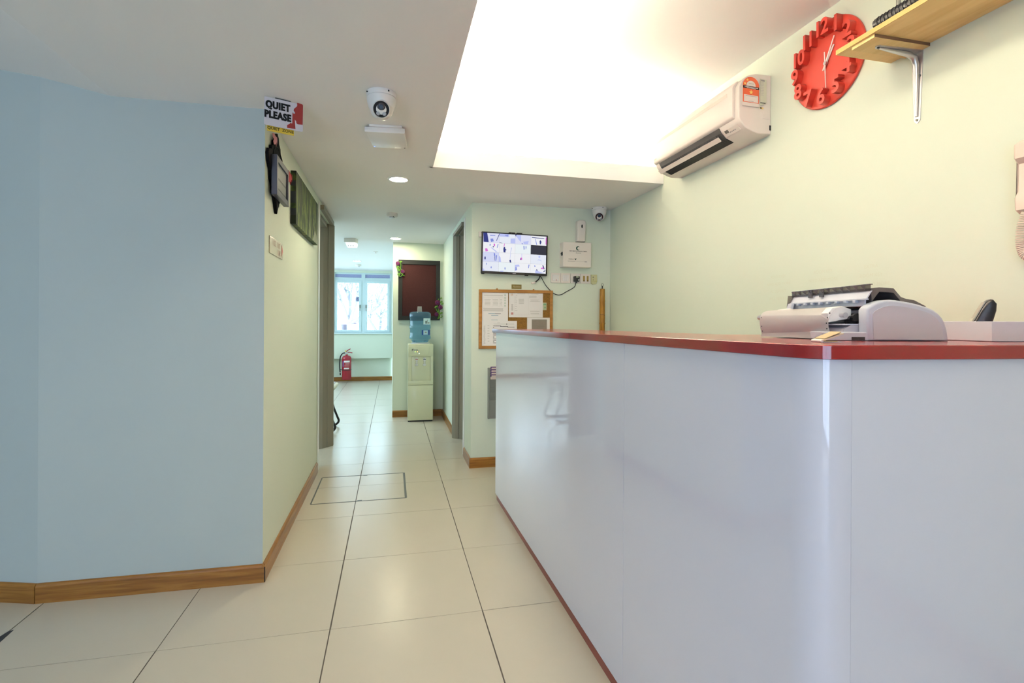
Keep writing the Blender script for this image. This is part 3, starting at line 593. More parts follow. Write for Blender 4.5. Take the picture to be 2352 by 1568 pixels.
# power cable
def wp(u, v, y): p = ony(u, v, y); return p
def smooth(pts, n=6):
    P = [Vector(p) for p in pts]; out = []
    for i in range(len(P) - 1):
        a, b, c, d = P[max(i - 1, 0)], P[i], P[i + 1], P[min(i + 2, len(P) - 1)]
        for k in range(n):
            t = k / n; out.append(.5 * ((2 * b) + (c - a) * t + (2 * a - 5 * b + 4 * c - d) * t * t + (3 * b - 3 * c + d - a) * t ** 3))
    return out + [P[-1]]
yy = YB - .012
path = smooth([wp(1239, 630, YB - .02), wp(1245, 640, yy), wp(1255, 657, yy), wp(1271, 673, yy), wp(1286, 677, yy), wp(1302, 669, yy), wp(1318, 660, yy), wp(1322, 652, yy - .012), wp(1322.5, 645, yy - .03)])
o = tag(MB().tube(path, .0032, 8).build('power_cable', m_black, None, 60), 'black power cable drooping from the television to the wall socket', 'cable')
o = thing('video_connector', 'short black lead with white plug hanging under the television', 'connector', wp(1230, 648, yy))
c0 = o.location.copy()
MB().tube(smooth([wp(1240, 632, YB - .02) - c0, wp(1238, 640, yy) - c0, wp(1229, 648, yy) - c0]), .0048, 8).build('lead', m_black, o, 60)
MB().box(-.038, 0, -.007, .007, -.010, .004, .003, M=Matrix.Rotation(-.15, 4, 'Y')).build('plug', m_white2, o)

# first aid box, canister
pa, pb = ony(1293.5, 614, YB - .095), ony(1358, 614, YB - .095)
FW = pb.x - pa.x; o = thing('first_aid_box', 'white metal first aid box with green crescent on the wall', 'first aid box', ((pa.x + pb.x) / 2, YB, pb.z)); a = FW / 2; FH = ony(1358, 557.5, YB - .095).z - pb.z
MB().box(-a, a, -.070, 0, 0, FH, .003).build('case', m_white2, o)
MB().box(-a, a, -.095, -.072, 0, FH, .004).build('lid', m_white2, o)
MB().box(-a - .008, -a, -.085, -.058, FH * .45, FH * .60, .003).box(-a - .014, -a - .008, -.078, -.066, FH * .50, FH * .56, .002).build('latch', m_black, o)
m_grn = mat('dark_green_print', (.012, .07, .045), .5)
out = []; r1, r2 = .0175, .0145
for k in range(25): t_ = math.radians(40 + 280 * k / 24); out.append((r1 * math.cos(t_), r1 * math.sin(t_)))
for k in range(25): t_ = math.radians(320 - 280 * k / 24); out.append((.0075 + (r2) * math.cos(t_) * .92, r2 * math.sin(t_) * .80))
MB().prism([(x + .005, z + FH * .755) for x, z in out], 'y', -.0956, -.095).build('crescent', m_grn, o)
mb = MB(); mb.mesh(*walltext('PETI PERTOLONGAN CEMAS', .0115, .008, -.0954, FH * .635, bold=.0002, sx=1.05)); mb.mesh(*walltext('first aid kit', .0105, .008, -.0954, FH * .565, shear=.3)); mb.mesh(*walltext('CARING', .0125, -.055, -.0954, FH * .31, bold=.0001)); mb.build('lettering', m_inkb, o)['kind'] = 'stuff'
MB().prism([(-.026, FH * .335), (-.021, FH * .345), (-.0165, FH * .33), (-.012, FH * .345), (-.007, FH * .335), (-.0165, FH * .265)], 'y', -.0955, -.095).build('heart', m_grn, o)
MB().rect(-.085, .085, FH * .235, FH * .242, -.0953).rect(-.085, -.02, FH * .215, FH * .225, -.0953).rect(.065, .085, FH * .205, FH * .225, -.0953).build('print_lines', m_ink, o)['kind'] = 'stuff'
p = ony(1335, 558, YB - .05); ph = ony(1337, 505, YB - .05)
o = thing('wall_canister', 'slim white rounded canister with small dark sensor above first aid box', 'dispenser', (p.x, YB, 1.888))
HTc = ph.z - 1.888
MB().prism([(-.040, 0), (.036, 0), (.039, HTc * .5), (.044, HTc * .85), (.036, HTc * .96), (.018, HTc), (-.014, HTc), (-.034, HTc * .95), (-.038, HTc * .8), (-.036, HTc * .5)], 'y', -.058, 0, .012, 4).build('case', m_white2, o, 60)
MB().ball((.004, -.057, HTc * .70), .009, (.8, .4, 1.9), 14).build('sensor', m_dark, o, 60)

# switches and sockets
zs0, zs1 = 1.535, 1.617
def plate(name, lb, u0, u1, grp='white wall plates under the first aid box'):
    a, b = ony(u0, 638, YB - .01).x, ony(u1, 638, YB - .01).x
    o = thing(name, lb, 'switch' if 'switch' in name else 'socket', ((a + b) / 2, YB, zs0), 0, grp); w = (b - a) / 2 - .001
    MB().box(-w, w, -.010, 0, 0, .084, .002).build('plate', m_white2, o); return o, w
o, w = plate('light_switch', 'white wall plate with a single rocker switch and red mark', 1265.5, 1288)
MB().box(-.028, .028, -.013, -.010, .016, .068, .002).build('rocker', m_white, o); MB().cyl((.004, -.0132, .024), .004, .001, 'y', 12).build('mark', mat('red_mark', (.6, .12, .1), .4), o)
o, w = plate('light_switch', 'white wall plate with three narrow rocker switches', 1288, 1310.5)
for k in (-1, 0, 1): MB().box(k * .0185 - .0088, k * .0185 + .0088, -.013, -.010, .016, .068, .0015).build('rocker', m_white, o)
o, w = plate('power_socket', 'white wall socket with a black plug pushed in', 1311, 1333.5)
MB().box(.014, .026, -.013, -.010, .066, .076, .001).build('switch', m_white, o)
pl = thing('power_plug', 'black three pin plug in the wall socket', 'plug', (o.location.x, YB - .0105, zs0 + .012))
MB().prism(rr(-.024, .024, 0, .048, .008), 'y', -.038, 0, .004).build('body', m_black, pl, 40)
MB().box(-.010, .012, -.0386, -.038, .034, .045).build('label', mat('green_label', (.45, .5, .35), .5), pl); MB().cyl((.014, -.0385, .014), .006, .001, 'y', 14).build('sticker', m_white, pl)
MB().tube([(0, -.024, .004), (0, -.024, -.012)], .005, 8).build('strain_relief', m_black, pl)
o, w = plate('connector_socket', 'white wall plate with two brass coloured slots', 1334, 1357)
m_brass = mat('brass', (.42, .28, .07), .35, metal=.6)
for k in (-1, 1): MB().box(k * .017 - .008, k * .017 + .008, -.0115, -.010, .018, .066, .001).build('slot', m_brass, o)
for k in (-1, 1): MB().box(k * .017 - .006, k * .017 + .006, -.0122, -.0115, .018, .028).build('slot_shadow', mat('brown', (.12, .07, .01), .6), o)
p = ony(1365, 640, YB - .02)
o = thing('key_holder', 'small clear yellowish plastic holder beside the wall sockets', 'holder', (p.x, YB, 1.528), 0)
MB().prism([(-.028, .084), (.026, .084), (.028, .03), (.018, .004), (-.012, 0), (-.026, .012)], 'y', -.022, 0, .004).build('case', mat('yellowed_plastic', (.62, .60, .34), .25), o, 40)
MB().box(-.024, .024, -.0235, -.022, .026, .031).build('lip', mat('yellowed_edge', (.5, .48, .2), .3), o); MB().cyl((-.012, -.0225, .062), .004, .002, 'y', 10).cyl((-.012, -.0225, .040), .003, .002, 'y', 10).build('hole', m_dark, o)
# bamboo stick on ring
p = ony(1383.5, 663, YB - .03)
o = thing('bamboo_stick', 'thick bamboo stick hanging from a ring in the wall corner', 'stick', (p.x, YB - .03, .93))
zt_ = p.z - .93
MB().lathe([(0, 0), (.022, 0), (.024, .02), (.0235, zt_ * .45), (.0265, zt_ * .46), (.0265, zt_ * .475), (.024, zt_ * .48), (.0235, zt_ * .8), (.0255, zt_ * .81), (.023, zt_ * .83), (.022, zt_ - .004), (.019, zt_), (0, zt_)], seg=20).build('stick', ramp_mat('bamboo', ((.3, '#7a5418'), (.55, '#a87a2e'), (.75, '#8f6523')), 6, (6, 6, 1), .4, 6, .5), o, 40)
MB().tube([(-.022, -.012, zt_ * .60), (-.005, -.0235, zt_ * .605), (.014, -.02, zt_ * .59)], .0018, 6).build('knot', m_dark, o)
MB().cyl((0, 0, zt_ + .012), .005, .026, 'z', 10).tube([(.011 * math.cos(t), 0, zt_ + .034 + .011 * math.sin(t)) for t in [k * PI / 12 for k in range(25)]], .0017, 6).build('ring_hook', m_black, o)

# corkboard
ca, cb_ = ony(1099.5, 801, YB - .015), ony(1270, 668, YB - .015)
BW, BZ0, BZ1 = (cb_.x - ca.x) / 2, ca.z, cb_.z + .003
o = thing('cork_notice_board', 'wood framed cork notice board below the television', 'notice board', ((ca.x + cb_.x) / 2, YB, BZ0)); BH = BZ1 - BZ0
m_oak = ramp_mat('oak_frame', ((.3, '#8a5e28'), (.6, '#a9773a')), 5, (2, 9, 9), .45)
MB().box(-BW + .01, BW - .01, -.010, 0, .01, BH - .01).build('cork', ramp_mat('cork', ((.35, '#6b4a1d'), (.6, '#8a6429'), (.8, '#775222')), 160, rough=.9), o)
for (x0, x1, z0, z1) in ((-BW, BW, BH - .026, BH), (-BW, BW, 0, .026)): MB().box(x0, x1, -.020, 0, z0, z1, .003).build('frame_rail', m_oak, o)
for (x0, x1) in ((-BW, -BW + .026), (BW - .026, BW)): MB().box(x0, x1, -.0195, 0, .02, BH - .02, .003).build('frame_stile', m_oak, o)
for x in (-BW * .52, BW * .47): MB().cyl((x, -.006, BH + .003), .008, .004, 'y', 12).build('hanging_tab', m_oak, o)
bx, bz = o.location.x, o.location.z
def bp(px, py): return (-BW + (px - 38) / (1825 - 38) * 2 * BW, BH - (py - (92 + (px - 38) * .012)) / (1525 - 92) * BH)
def paper(lb, x0, y0, x1, y1, lines, mt=m_paper, y=-.0115, grp='papers pinned on the cork board'):
    (ax, az), (cx, cz) = bp(x0, y1), bp(x1, y0)
    q = thing('pinned_paper', lb, 'paper', (bx + (ax + cx) / 2, YB + y, bz + az), 0, grp); w, hh = (cx - ax) / 2, cz - az
    MB().box(-w, w, -.0012, 0, 0, hh).build('sheet', mt, q)
    for nm, mtl, rs in lines:
        mb = MB()
        for (a, b, c, d) in rs: mb.rect(-w + a * 2 * w, -w + c * 2 * w, hh * (1 - d), hh * (1 - b), -.0015)
        b_ = mb.build(nm, mtl, q)
        if len(rs) > 1: b_['kind'] = 'stuff'
    return q
m_lt = mat('light_grey_print', (.50, .47, .45), .8); m_gr2 = mat('green_pen', (.15, .35, .2), .7); m_bl2 = mat('blue_print', (.30, .42, .5), .7)
def rows(x0, x1, y0, y1, n, fill=.45, jit=.1):
    return [(x0 + random.uniform(0, jit) * (x1 - x0), y0 + (y1 - y0) * k / n, x1 - random.uniform(0, jit) * (x1 - x0), y0 + (y1 - y0) * (k + fill) / n) for k in range(n)]
paper('white typed paper with a table and green pen marks on the cork board', 115, 155, 728, 860,
      [('print', m_lt, rows(.05, .8, .11, .155, 2) + rows(.08, .33, .26, .49, 5, .3) + rows(.40, .62, .26, .49, 5, .3) + rows(.68, .77, .26, .49, 5, .3, .3) + rows(.03, .82, .55, .67, 6, .5, .03)),
       ('grid', m_lt, [(.05, .20, .82, .203), (.05, .5, .82, .503), (.38, .2, .384, .5), (.65, .2, .654, .5)]),
       ('pen_marks', m_gr2, [(.86 + dx, .09 + k * .09 + dy, .86 + dx + w_, .09 + k * .09 + dy + h_) for k in range(5) for (dx, dy, w_, h_) in ((0, 0, .055, .008), (0, .035, .055, .008), (0, 0, .009, .043), (.046, 0, .009, .043))]),
       ('heading', m_bl2, [(.24, .73, .50, .75), (.35, .79, .62, .81), (.35, .95, .6, .965)]), ('heading_dark', m_ink, [(.50, .73, .72, .75)])])
paper('landscape certificate with a printed border pinned on the cork board', 748, 160, 1578, 768,
      [('print', m_lt, rows(.22, .5, .06, .09, 2) + rows(.64, .88, .07, .09, 1) + rows(.28, .45, .27, .4, 7) + rows(.28, .45, .41, .48, 4) + rows(.58, .82, .14, .24, 5) + rows(.6, .92, .3, .4, 3, .3, .2) + rows(.6, .92, .74, .78, 3) + rows(.62, .9, .83, .88, 2) + rows(.17, .25, .12, .8, 9, .2, .4) + rows(.065, .13, .48, .75, 12, .6)),
       ('border', m_lt, [(.16, .05, .94, .053), (.16, .88, .94, .883), (.16, .05, .162, .88), (.938, .05, .94, .88), (.57, .05, .572, .88)]),
       ('seal', mat('pink_seal', (.55, .25, .25), .7), [(.063, .81, .133, .90)]), ('emblem', mat('orange_print', (.65, .42, .3), .7), [(.055, .07, .075, .16), (.1, .07, .12, .15)])], y=-.0120)
paper('paper with heavy black chart bars pinned at the lower corner of cork board', 95, 860, 945, 1472,
      [('bars', m_inkb, [(.33, .19, .55, .208), (.53, .21, .75, .228), (.73, .235, .93, .253), (.33, .245, .355, .27)] + [(.33, .45 + .05 * k, .33 + random.choice((.03, .1, .12)), .468 + .05 * k) for k in range(9)]),
       ('print', m_lt, rows(.06, .12, .2, .9, 26, .4, .3) + rows(.17, .23, .18, .88, 7, .18, .2) + rows(.33, .93, .11, .15, 2, .3, .05) + rows(.44, .53, .07, .09, 1)), ('tick', m_inkb, [(.70, .1, .72, .15)])], y=-.0135)
paper('white sheet bearing a grey photocopy pinned on the cork board', 1192, 785, 1765, 1150, [('photocopy', mat('grey_photocopy', (.25, .22, .19), .8), [(.2, .12, .85, 1.0)]), ('print', m_inkb, [(.25, .24, .37, .27), (.55, .2, .57, .32)] + rows(.25, .75, .4, .9, 6, .08))], y=-.0125)
paper('small green note tucked beside the certificate on cork board', 1560, 412, 1672, 595, [('print', m_gr2, [(.3, .15, .9, .35), (.5, .55, .8, .75)])], mt=mat('pale_green_paper', (.42, .46, .30), .7), y=-.0108)
# brass plate above the board
pa, pb = ony(1175, 663, YB - .003), ony(1198, 653.5, YB - .003)
o = thing('brass_name_plate', 'small brass plate with script lettering above the cork board', 'plate', ((pa.x + pb.x) / 2, YB, pa.z)); w = (pb.x - pa.x) / 2
MB().box(-w, w, -.003, 0, 0, pb.z - pa.z, .0005).build('plate', mat('dull_brass', (.22, .17, .045), .45, metal=.2), o)
mb = MB(); mb.mesh(*walltext('Facilities', .020, 0, -.0034, (pb.z - pa.z) * .5, shear=.35, sx=.95)); mb.build('lettering', mat('pale_engraving', (.55, .48, .3), .5), o)
# time card rack
pa, pb = ony(1121.5, 845, YB - .03), ony(1119.5, 962, YB - .03)
o = thing('time_card_rack', 'grey metal time card rack on the wall beside the counter end', 'card rack', (pa.x, YB, pb.z)); RH = pa.z - pb.z
MB().box(0, .165, -.022, 0, 0, RH, .002).build('back_plate', m_grey, o)
MB().box(0, .012, -.030, -.022, 0, RH).box(.153, .165, -.030, -.022, 0, RH).build('side_rail', m_grey, o)
for k in range(12):
    z = RH * (.36 + .05 * k); MB().prism([(-.022, z), (-.030, z + .024), (-.028, z + .024), (-.022, z + .003)], 'x', .013, .152).build('slot', m_grey, o)
m_card = mat('pink_time_card', (.60, .50, .45), .7); m_pur = mat('purple_print', (.09, .04, .16), .7)
for k in range(4):
    c = thing('time_card', ('pale purple headed time card lowest of those in the grey rack', 'pale purple headed time card second from bottom in the grey rack', 'pale purple headed time card second from top in the grey rack', 'pale purple headed time card topmost in the grey rack')[k], 'card', (pa.x + .085, YB - .031, o.location.z + RH * (.775 + .05 * k)), 0, 'time cards in the rack')
    MB().box(-.066, .066, -.0012 + k * .0006, 0 + k * .0006, 0, .043).build('card', m_card, c); MB().rect(-.066, .066, .034, .042, -.0015 + k * .0006).rect(-.066, -.058, .022, .034, -.0015 + k * .0006).build('heading', m_pur, c)['kind'] = 'stuff'
# ------------------------------------------------------------------ water dispenser and bottle
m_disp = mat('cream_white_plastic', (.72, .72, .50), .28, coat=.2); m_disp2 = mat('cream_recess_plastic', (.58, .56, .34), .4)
o = thing('water_dispenser', 'tall cream floor standing water dispenser with two taps', 'water dispenser', (.338, 6.225, 0), -.02)
WD, DH, DD = .149, .925, .325
MB().box(-WD, WD, .02, DD, .012, DH, .014, 3).build('body', m_disp, o, 40)
MB().box(-WD + .004, WD - .004, .012, .30, 0, .014).build('plinth', m_black, o)
MB().box(-WD, WD, 0, .03, .016, .435, .006).build('lower_door', m_disp, o, 40)
f = MB().box(-WD, WD, 0, .03, .775, DH, .008, 3).box(-WD, -WD + .045, .0004, .03, .484, .782, .004).box(WD - .032, WD, .0004, .03, .484, .782, .004).box(-WD, WD, 0, .03, .438, .490, .004)
f.build('front_frame', m_disp, o, 40)
MB().prism([(-WD + .045, .78), (-WD + .045, .77), (-WD + .05, .785), (-.03, .79), (.06, .79), (.085, .80), (.10, .83), (.104, .90), (-WD + .01, .90), (-WD + .01, .80), (-WD + .03, .785)], 'y', -.006, .002, .003).build('header_panel', m_disp, o, 40)
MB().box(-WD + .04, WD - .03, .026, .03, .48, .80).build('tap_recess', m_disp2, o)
MB().box(-WD + .05, WD - .036, -.002, .028, .483, .494, .003).build('drip_tray', m_disp, o)
for x, cm in ((-.046, mat('red_tap_lever', (.45, .12, .08), .4)), (.047, mat('blue_tap_lever', (.04, .08, .10), .4))):
    tp = MB().box(x - .016, x + .016, .004, .026, .725, .765, .003).cyl((x, .008, .712), .010, .03, 'z', 14).box(x - .02, x + .017, -.002, .026, .665, .69, .004).cyl((x, .010, .692), .006, .02, 'z', 10).build('tap', m_white, o, 40)
    MB().prism([(x - .015, .738), (x + .015, .738), (x + .014, .752), (x + .006, .744), (x, .756), (x - .006, .744), (x - .014, .752)], 'y', .0025, .0045).build('lever', cm, tp)
for x, z, c in ((-.063, .835, (.5, 1, .1)), (-.038, .835, (1, .55, .15)), (-.018, .813, (.8, .9, 1))): MB().ball((x, -.006, z), .0055, (1, .5, 1), 10).build('indicator', emit_mat('led', c, 1.3), o)
mb = MB().box(-.105, -.085, -.0066, -.006, .852, .862).box(-.095, -.088, -.0066, -.006, .862, .872); mb.mesh(*walltext('Joven', .020, -.055, -.0066, .858, bold=.0003)); mb.box(-.11, -.015, -.0066, -.006, .8435, .845).build('logo', m_inkb, o)
wl = MB().box(-.064, -.026, .0252, .026, .585, .635).build('warning_label', m_paper, o); MB().prism([(-.062, .60), (-.028, .60), (-.045, .634)], 'y', .0244, .0252).build('warning_triangle', mat('warn_dark', (.05, .05, .06), .6), wl); MB().prism([(-.055, .604), (-.035, .604), (-.045, .622)], 'y', .0238, .0244).build('warning_yellow', mat('warn_yellow', (.6, .42, .05), .6), wl)
MB().lathe([(0, DH - .004), (.112, DH - .004), (.112, DH + .006), (.100, DH + .016), (0, DH + .016)], (0, .165, 0), 32).build('bottle_seat', m_white, o, 40)
m_bot = mat('blue_bottle_plastic', (.30, .58, .78), .07, trans=.85, ior=1.2, coat=.3)
o = thing('water_bottle', 'blue five gallon water bottle upside down on the dispenser', 'bottle', (.338, 6.385, DH + .0165), -.02)
pr = [(0, 0), (.085, 0), (.096, .006), (.104, .02), (.108, .030), (.126, .040), (.130, .055), (.130, .068), (.1265, .078), (.124, .088), (.124, .160), (.1265, .166), (.130, .174), (.130, .190), (.1265, .198), (.124, .204), (.124, .285), (.1265, .292), (.130, .302), (.131, .330), (.128, .350), (.118, .365), (.10, .372), (0, .372)]
MB().lathe(pr, seg=48).build('shell', m_bot, o, 40)
MB().prism([(-.032, 0), (.026, 0), (.022, .066), (-.028, .066)], 'y', -.02, .02, .004, M=Matrix.Translation((-.004, 0, .3715))).build('handle_cap', mat('clear_grey_plastic', (.45, .42, .40), .15, alpha=.75), o)
def patch(z0, z1, a0, a1, r, mt, nm, par): return MB().lathe([(r, z0), (r, z1)], seg=10, a0=a0, a1=a1).build(nm, mt, par, 60)
A = -PI / 2
lb = patch(.215, .292, A + .28, A + 1.25, .1285, mat('pale_label', (.62, .80, .84), .3), 'label', o); patch(.212, .217, A + .28, A + 1.25, .1288, mat('label_blue', (.05, .2, .45), .3), 'label_edge', lb)
patch(.228, .262, A + .48, A + .60, .1288, m_inkb, 'print', lb); patch(.228, .275, A + .66, A + .70, .1288, m_inkb, 'print', lb); patch(.228, .245, A + .78, A + 1.0, .1288, m_ink, 'print', lb)
lb = patch(.092, .150, A + .12, A + 1.2, .1275, mat('deep_blue_label', (.02, .08, .35), .3), 'label', o); patch(.095, .147, A + .28, A + .78, .1279, mat('label_pale', (.45, .65, .75), .3), 'label_circle', lb); patch(.115, .13, A + .42, A + .62, .1282, m_ink, 'print', lb)

# ------------------------------------------------------------------ felt board with vines
pa, pb = ony(914.5, 735, YD - .02), ony(1011, 599, YD - .02); w, hh = (pb.x - pa.x) / 2, pb.z - pa.z
o = thing('felt_board', 'dark red felt board with wide black frame behind the water dispenser', 'board', ((pa.x + pb.x) / 2, YD, pa.z)); FX = o.location.copy()
m_blk = mat('matt_black_frame', (.018, .018, .018), .6)
for (x0, x1, z0, z1, nm) in ((-w, w, hh - .055, hh, 'frame_rail'), (-w, w, 0, .055, 'frame_rail'), (-w, -w + .05, .055, hh - .055, 'frame_stile'), (w - .05, w, .055, hh - .055, 'frame_stile')): MB().box(x0, x1, -.022, 0, z0, z1, .001).build(nm, m_blk, o)
MB().box(-w + .05, w - .05, -.012, 0, .055, hh - .055).build('felt', mat('burgundy_felt', (.055, .014, .014), .95, bump=.6, bscale=250, mottle=.3, mscale=120), o)
m_vine = mat('vine_green', (.12, .27, .025), .5); m_leaf = mat('leaf_green', (.11, .25, .03), .5); m_fl = mat('magenta_felt', (.12, .010, .065), .7)
def vine(lb, c, stems, leaves, flowers):
    q = thing('flower_vine', lb, 'decoration', c, 0, 'felt flower vines on the board corners')
    for s_ in stems: MB().tube(smooth([(x, 0, z) for x, z in s_], 5), .005, 6).build('stem', m_vine, q, 60)
    for (x, z, a) in leaves: MB().ball((x, -.002, z), .021, (1, .15, .55), 12, M=Matrix.Translation((x, 0, z)) @ Matrix.Rotation(a, 4, 'Y') @ Matrix.Translation((-x, 0, -z))).build('leaf', m_leaf, q, 60)
    for (x, z, r) in flowers:
        f = MB()
        for k in range(9): a = 2 * PI * k / 9; f.ball((x + .6 * r * math.cos(a), -.006, z + .6 * r * math.sin(a)), .40 * r, (1, .5, 1), 8)
        f = f.build('flower', m_fl, q, 60); MB().ball((x, -.012, z), r * .35, (1, .6, 1), 8).build('flower_centre', mat('violet_centre', (.09, .012, .12), .7), f)
def vp_(x, y): p = ony(900 + x / 8.708, 580 + y / 8.708, YD - .03); return p
def rel(c, L): return [((vp_(*q) - c).x, (vp_(*q) - c).z) for q in L]
c = vp_(150, 480)
vine('green vine with magenta flowers at the top corner of felt board', c, [rel(c, s_) for s_ in ([(150, 175), (180, 220), (175, 290), (160, 340), (170, 400), (205, 430)], [(130, 270), (180, 330), (220, 400), (200, 460), (160, 480), (145, 455), (165, 440)], [(205, 440), (225, 455), (255, 458)])],
     [(*rel(c, [l])[0], a) for l, a in (((178, 180), 0), ((118, 290), -1.0), ((138, 430), -.8), ((132, 340), 1.2))], [(*rel(c, [l])[0], r) for l, r in (((118, 215), .026), ((215, 378), .025))])
c = vp_(930, 1330)
vine('green vine with three magenta flowers at the bottom corner of felt board', c, [rel(c, s_) for s_ in ([(940, 920), (915, 1000), (920, 1080), (940, 1160), (945, 1240), (920, 1330)], [(880, 1120), (920, 1190), (960, 1260), (930, 1325)], [(945, 1150), (910, 1200)], [(965, 930), (990, 900), (1000, 912), (985, 922)], [(970, 1300), (1000, 1290), (1005, 1265), (990, 1260)])],
     [(*rel(c, [l])[0], a) for l, a in (((985, 985), -.6), ((880, 1085), -.7), ((985, 1210), -.5), ((1010, 1020), -.3))], [(*rel(c, [l])[0], r) for l, r in (((915, 1000), .034), ((970, 1095), .030), ((895, 1235), .028))])

# ------------------------------------------------------------------ fire extinguisher
pa, pb = ony(785, 869, YFU - .10), ony(807, 869, YFU - .10); r = (pb.x - pa.x) / 2
m_er = mat('extinguisher_red', (.38, .012, .03), .2, coat=.4)
o = thing('fire_extinguisher', 'red fire extinguisher hanging on the wall under the window', 'fire extinguisher', ((pa.x + pb.x) / 2, YFU - .10, .058))
MB().lathe([(0, 0), (r * .93, 0), (r, .012), (r, .40), (r * .96, .425), (r * .78, .450), (r * .45, .463), (.022, .468), (.022, .485), (0, .485)], seg=32).build('cylinder', m_er, o, 40)
MB().cyl((0, 0, .500), .016, .035, 'z', 14).box(-.03, .018, -.014, .014, .502, .53, .003).build('valve', m_steel, o)
MB().tube([(-.01, 0, .535), (.03, 0, .570), (.07, 0, .592)], .009, 6).build('lever', m_er, o); MB().tube([(-.01, 0, .522), (.06, 0, .522), (.105, 0, .512)], .008, 6).build('carry_handle', m_er, o)
MB().box(-.034, -.008, -.02, .02, .535, .56, .003).build('gauge', mat('gauge_yellow', (.7, .55, .08), .4), o)
MB().tube(smooth([(-.02, 0, .512), (-.07, -.01, .505), (-.115, -.01, .44), (-.128, -.01, .32), (-.125, -.01, .20), (-.118, -.01, .13), (-.116, -.01, .085)]), .011, 8).build('hose', m_black, o, 60)
MB().cyl((-.117, -.01, .135), .014, .012, 'z', 10).build('hose_ferrule', m_white, o)
MB().lathe([(r + .003, .183), (r + .003, .196)], seg=32).box(-.135, -r * .95, -.012, .002, .184, .195).build('strap', m_black, o)
A = -PI / 2
for (z0, z1, a0, a1, mt_, nm) in ((.335, .37, -.5, .75, m_paper, 'label'), (.30, .315, -.2, .7, mat('label_pink', (.6, .3, .3), .5), 'label'), (.275, .285, -.4, .7, mat('label_pink2', (.55, .25, .25), .5), 'label'), (.245, .255, -.4, .6, mat('label_pink3', (.55, .25, .25), .5), 'label'), (.205, .23, -.5, .6, m_paper, 'label'), (.25, .36, -.85, -.62, mat('label_blue2', (.10, .12, .4), .5), 'label')):
    patch(z0, z1, A + a0, A + a1, r + .001, mt_, nm, o)
MB().box(-.03, .03, r, .10, .36, .40).build('wall_bracket', m_grey, o)

# ------------------------------------------------------------------ chair mostly hidden behind the left door frame
o = thing('tub_chair', 'pale seated chair with black tubular sled legs behind the door frame', 'chair', (-.80, 5.98, 0))
MB().box(-.22, .212, -.21, .21, .455, .495, .018, 3).build('seat', mat('pale_seat', (.66, .64, .50), .5), o, 40)
MB().box(-.215, .18, -.205, .205, .494, .503, .004).build('seat_pad', mat('lilac_pad', (.55, .56, .66), .7), o)
MB().prism([(-.22, .50), (-.20, .50), (-.25, .86), (-.27, .86)], 'y', -.2, .2, .004).build('backrest', mat('pale_back', (.66, .64, .50), .5), o)
for y in (-.19, .19): MB().tube(smooth([(-.18, y, .46), (-.22, y, .25), (-.24, y, .03), (-.20, y, .0125), (.13, y, .0125), (.19, y, .022), (.216, y, .06), (.195, y, .12), (.15, y, .25), (.12, y, .458)], 8), .0125, 10).build('leg', m_black, o, 60)

# ------------------------------------------------------------------ air conditioner on the right wall
m_ac = mat('white_ac_plastic', (.80, .72, .66), .3, coat=.1)
yN, yFar = 2.232, 3.06; AL = yFar - yN; zb = 2.157
o = thing('air_conditioner', 'white split air conditioner on the right wall beside the red clock', 'air conditioner', (XR, yFar, zb), -PI / 2)   # local x: 0 far end .. AL near end
prof = [(0, 0), (-.075, -.002), (-.10, .004), (-.145, .022), (-.172, .048), (-.186, .07), (-.186, .225), (-.165, .262), (-.135, .284), (-.09, .297), (0, .299)]
body = MB().prism(prof, 'x', 0, AL, .006, 3); body.build('body', m_ac, o, 35)
MB().prism([(-.186, .072), (-.197, .076), (-.203, .085), (-.203, .225), (-.197, .238), (-.176, .262), (-.165, .262), (-.186, .225)], 'x', .004, AL - .028, .003).build('front_panel', m_ac, o, 35)
MB().box(.02, AL - .07, -.2038, -.2028, .196, .214).build('panel_groove', mat('groove_shade', (.66, .58, .52), .5), o)
MB().box(.012, .04, -.2038, -.203, .096, .106).build('badge', mat('badge_beige', (.55, .48, .42), .4), o)
MB().prism([(-.100, .0035), (-.147, .0215), (-.174, .0475), (-.187, .070), (-.1885, .070), (-.1755, .0465), (-.148, .0200), (-.101, .0020)], 'x', .05, AL - .155).build('air_outlet', m_dark, o)
for k in range(30):
    x = .065 + k * .0205; MB().prism([(-.126, .0135), (-.150, .0225), (-.174, .047), (-.176, .046), (-.151, .020), (-.127, .0115)], 'x', x, x + .003).build('vane', mat('vane_black', (.035, .035, .04), .5), o) if k % 1 == 0 else None
MB().prism([(-.158, .013), (-.178, .031), (-.181, .029), (-.161, .010)], 'x', .025, AL - .175, .001).build('louver', m_ac, o)
for x in (.05, .27, .50): MB().cyl((x, -.166, .031), .007, .012, 'x', 12).build('louver_hinge', m_white, o)
dp = MB().prism([(-.150, .0238), (-.174, .0472), (-.1757, .0462), (-.1515, .0222)], 'x', AL - .145, AL - .03).build('display_panel', m_ac, o)
MB().prism([(-.1635, .0345), (-.1745, .0462), (-.1765, .0452), (-.1650, .0330)], 'x', AL - .13, AL - .105).build('display_window', mat('dark_display', (.08, .075, .07), .3), dp)
for k in range(4): MB().prism([(-.1600, .0315), (-.163, .0345), (-.165, .0330), (-.1620, .0300)], 'x', AL - .098 + k * .012, AL - .093 + k * .012).build('button', m_ink, dp)
MB().box(AL - .004, AL + .0015, -.05, -.008, .075, .115, .001).build('pipe_cover', m_ac, o)
MB().box(AL - .01, AL + .001, -.010, -.001, .02, .045).build('cable_exit', m_dark, o)
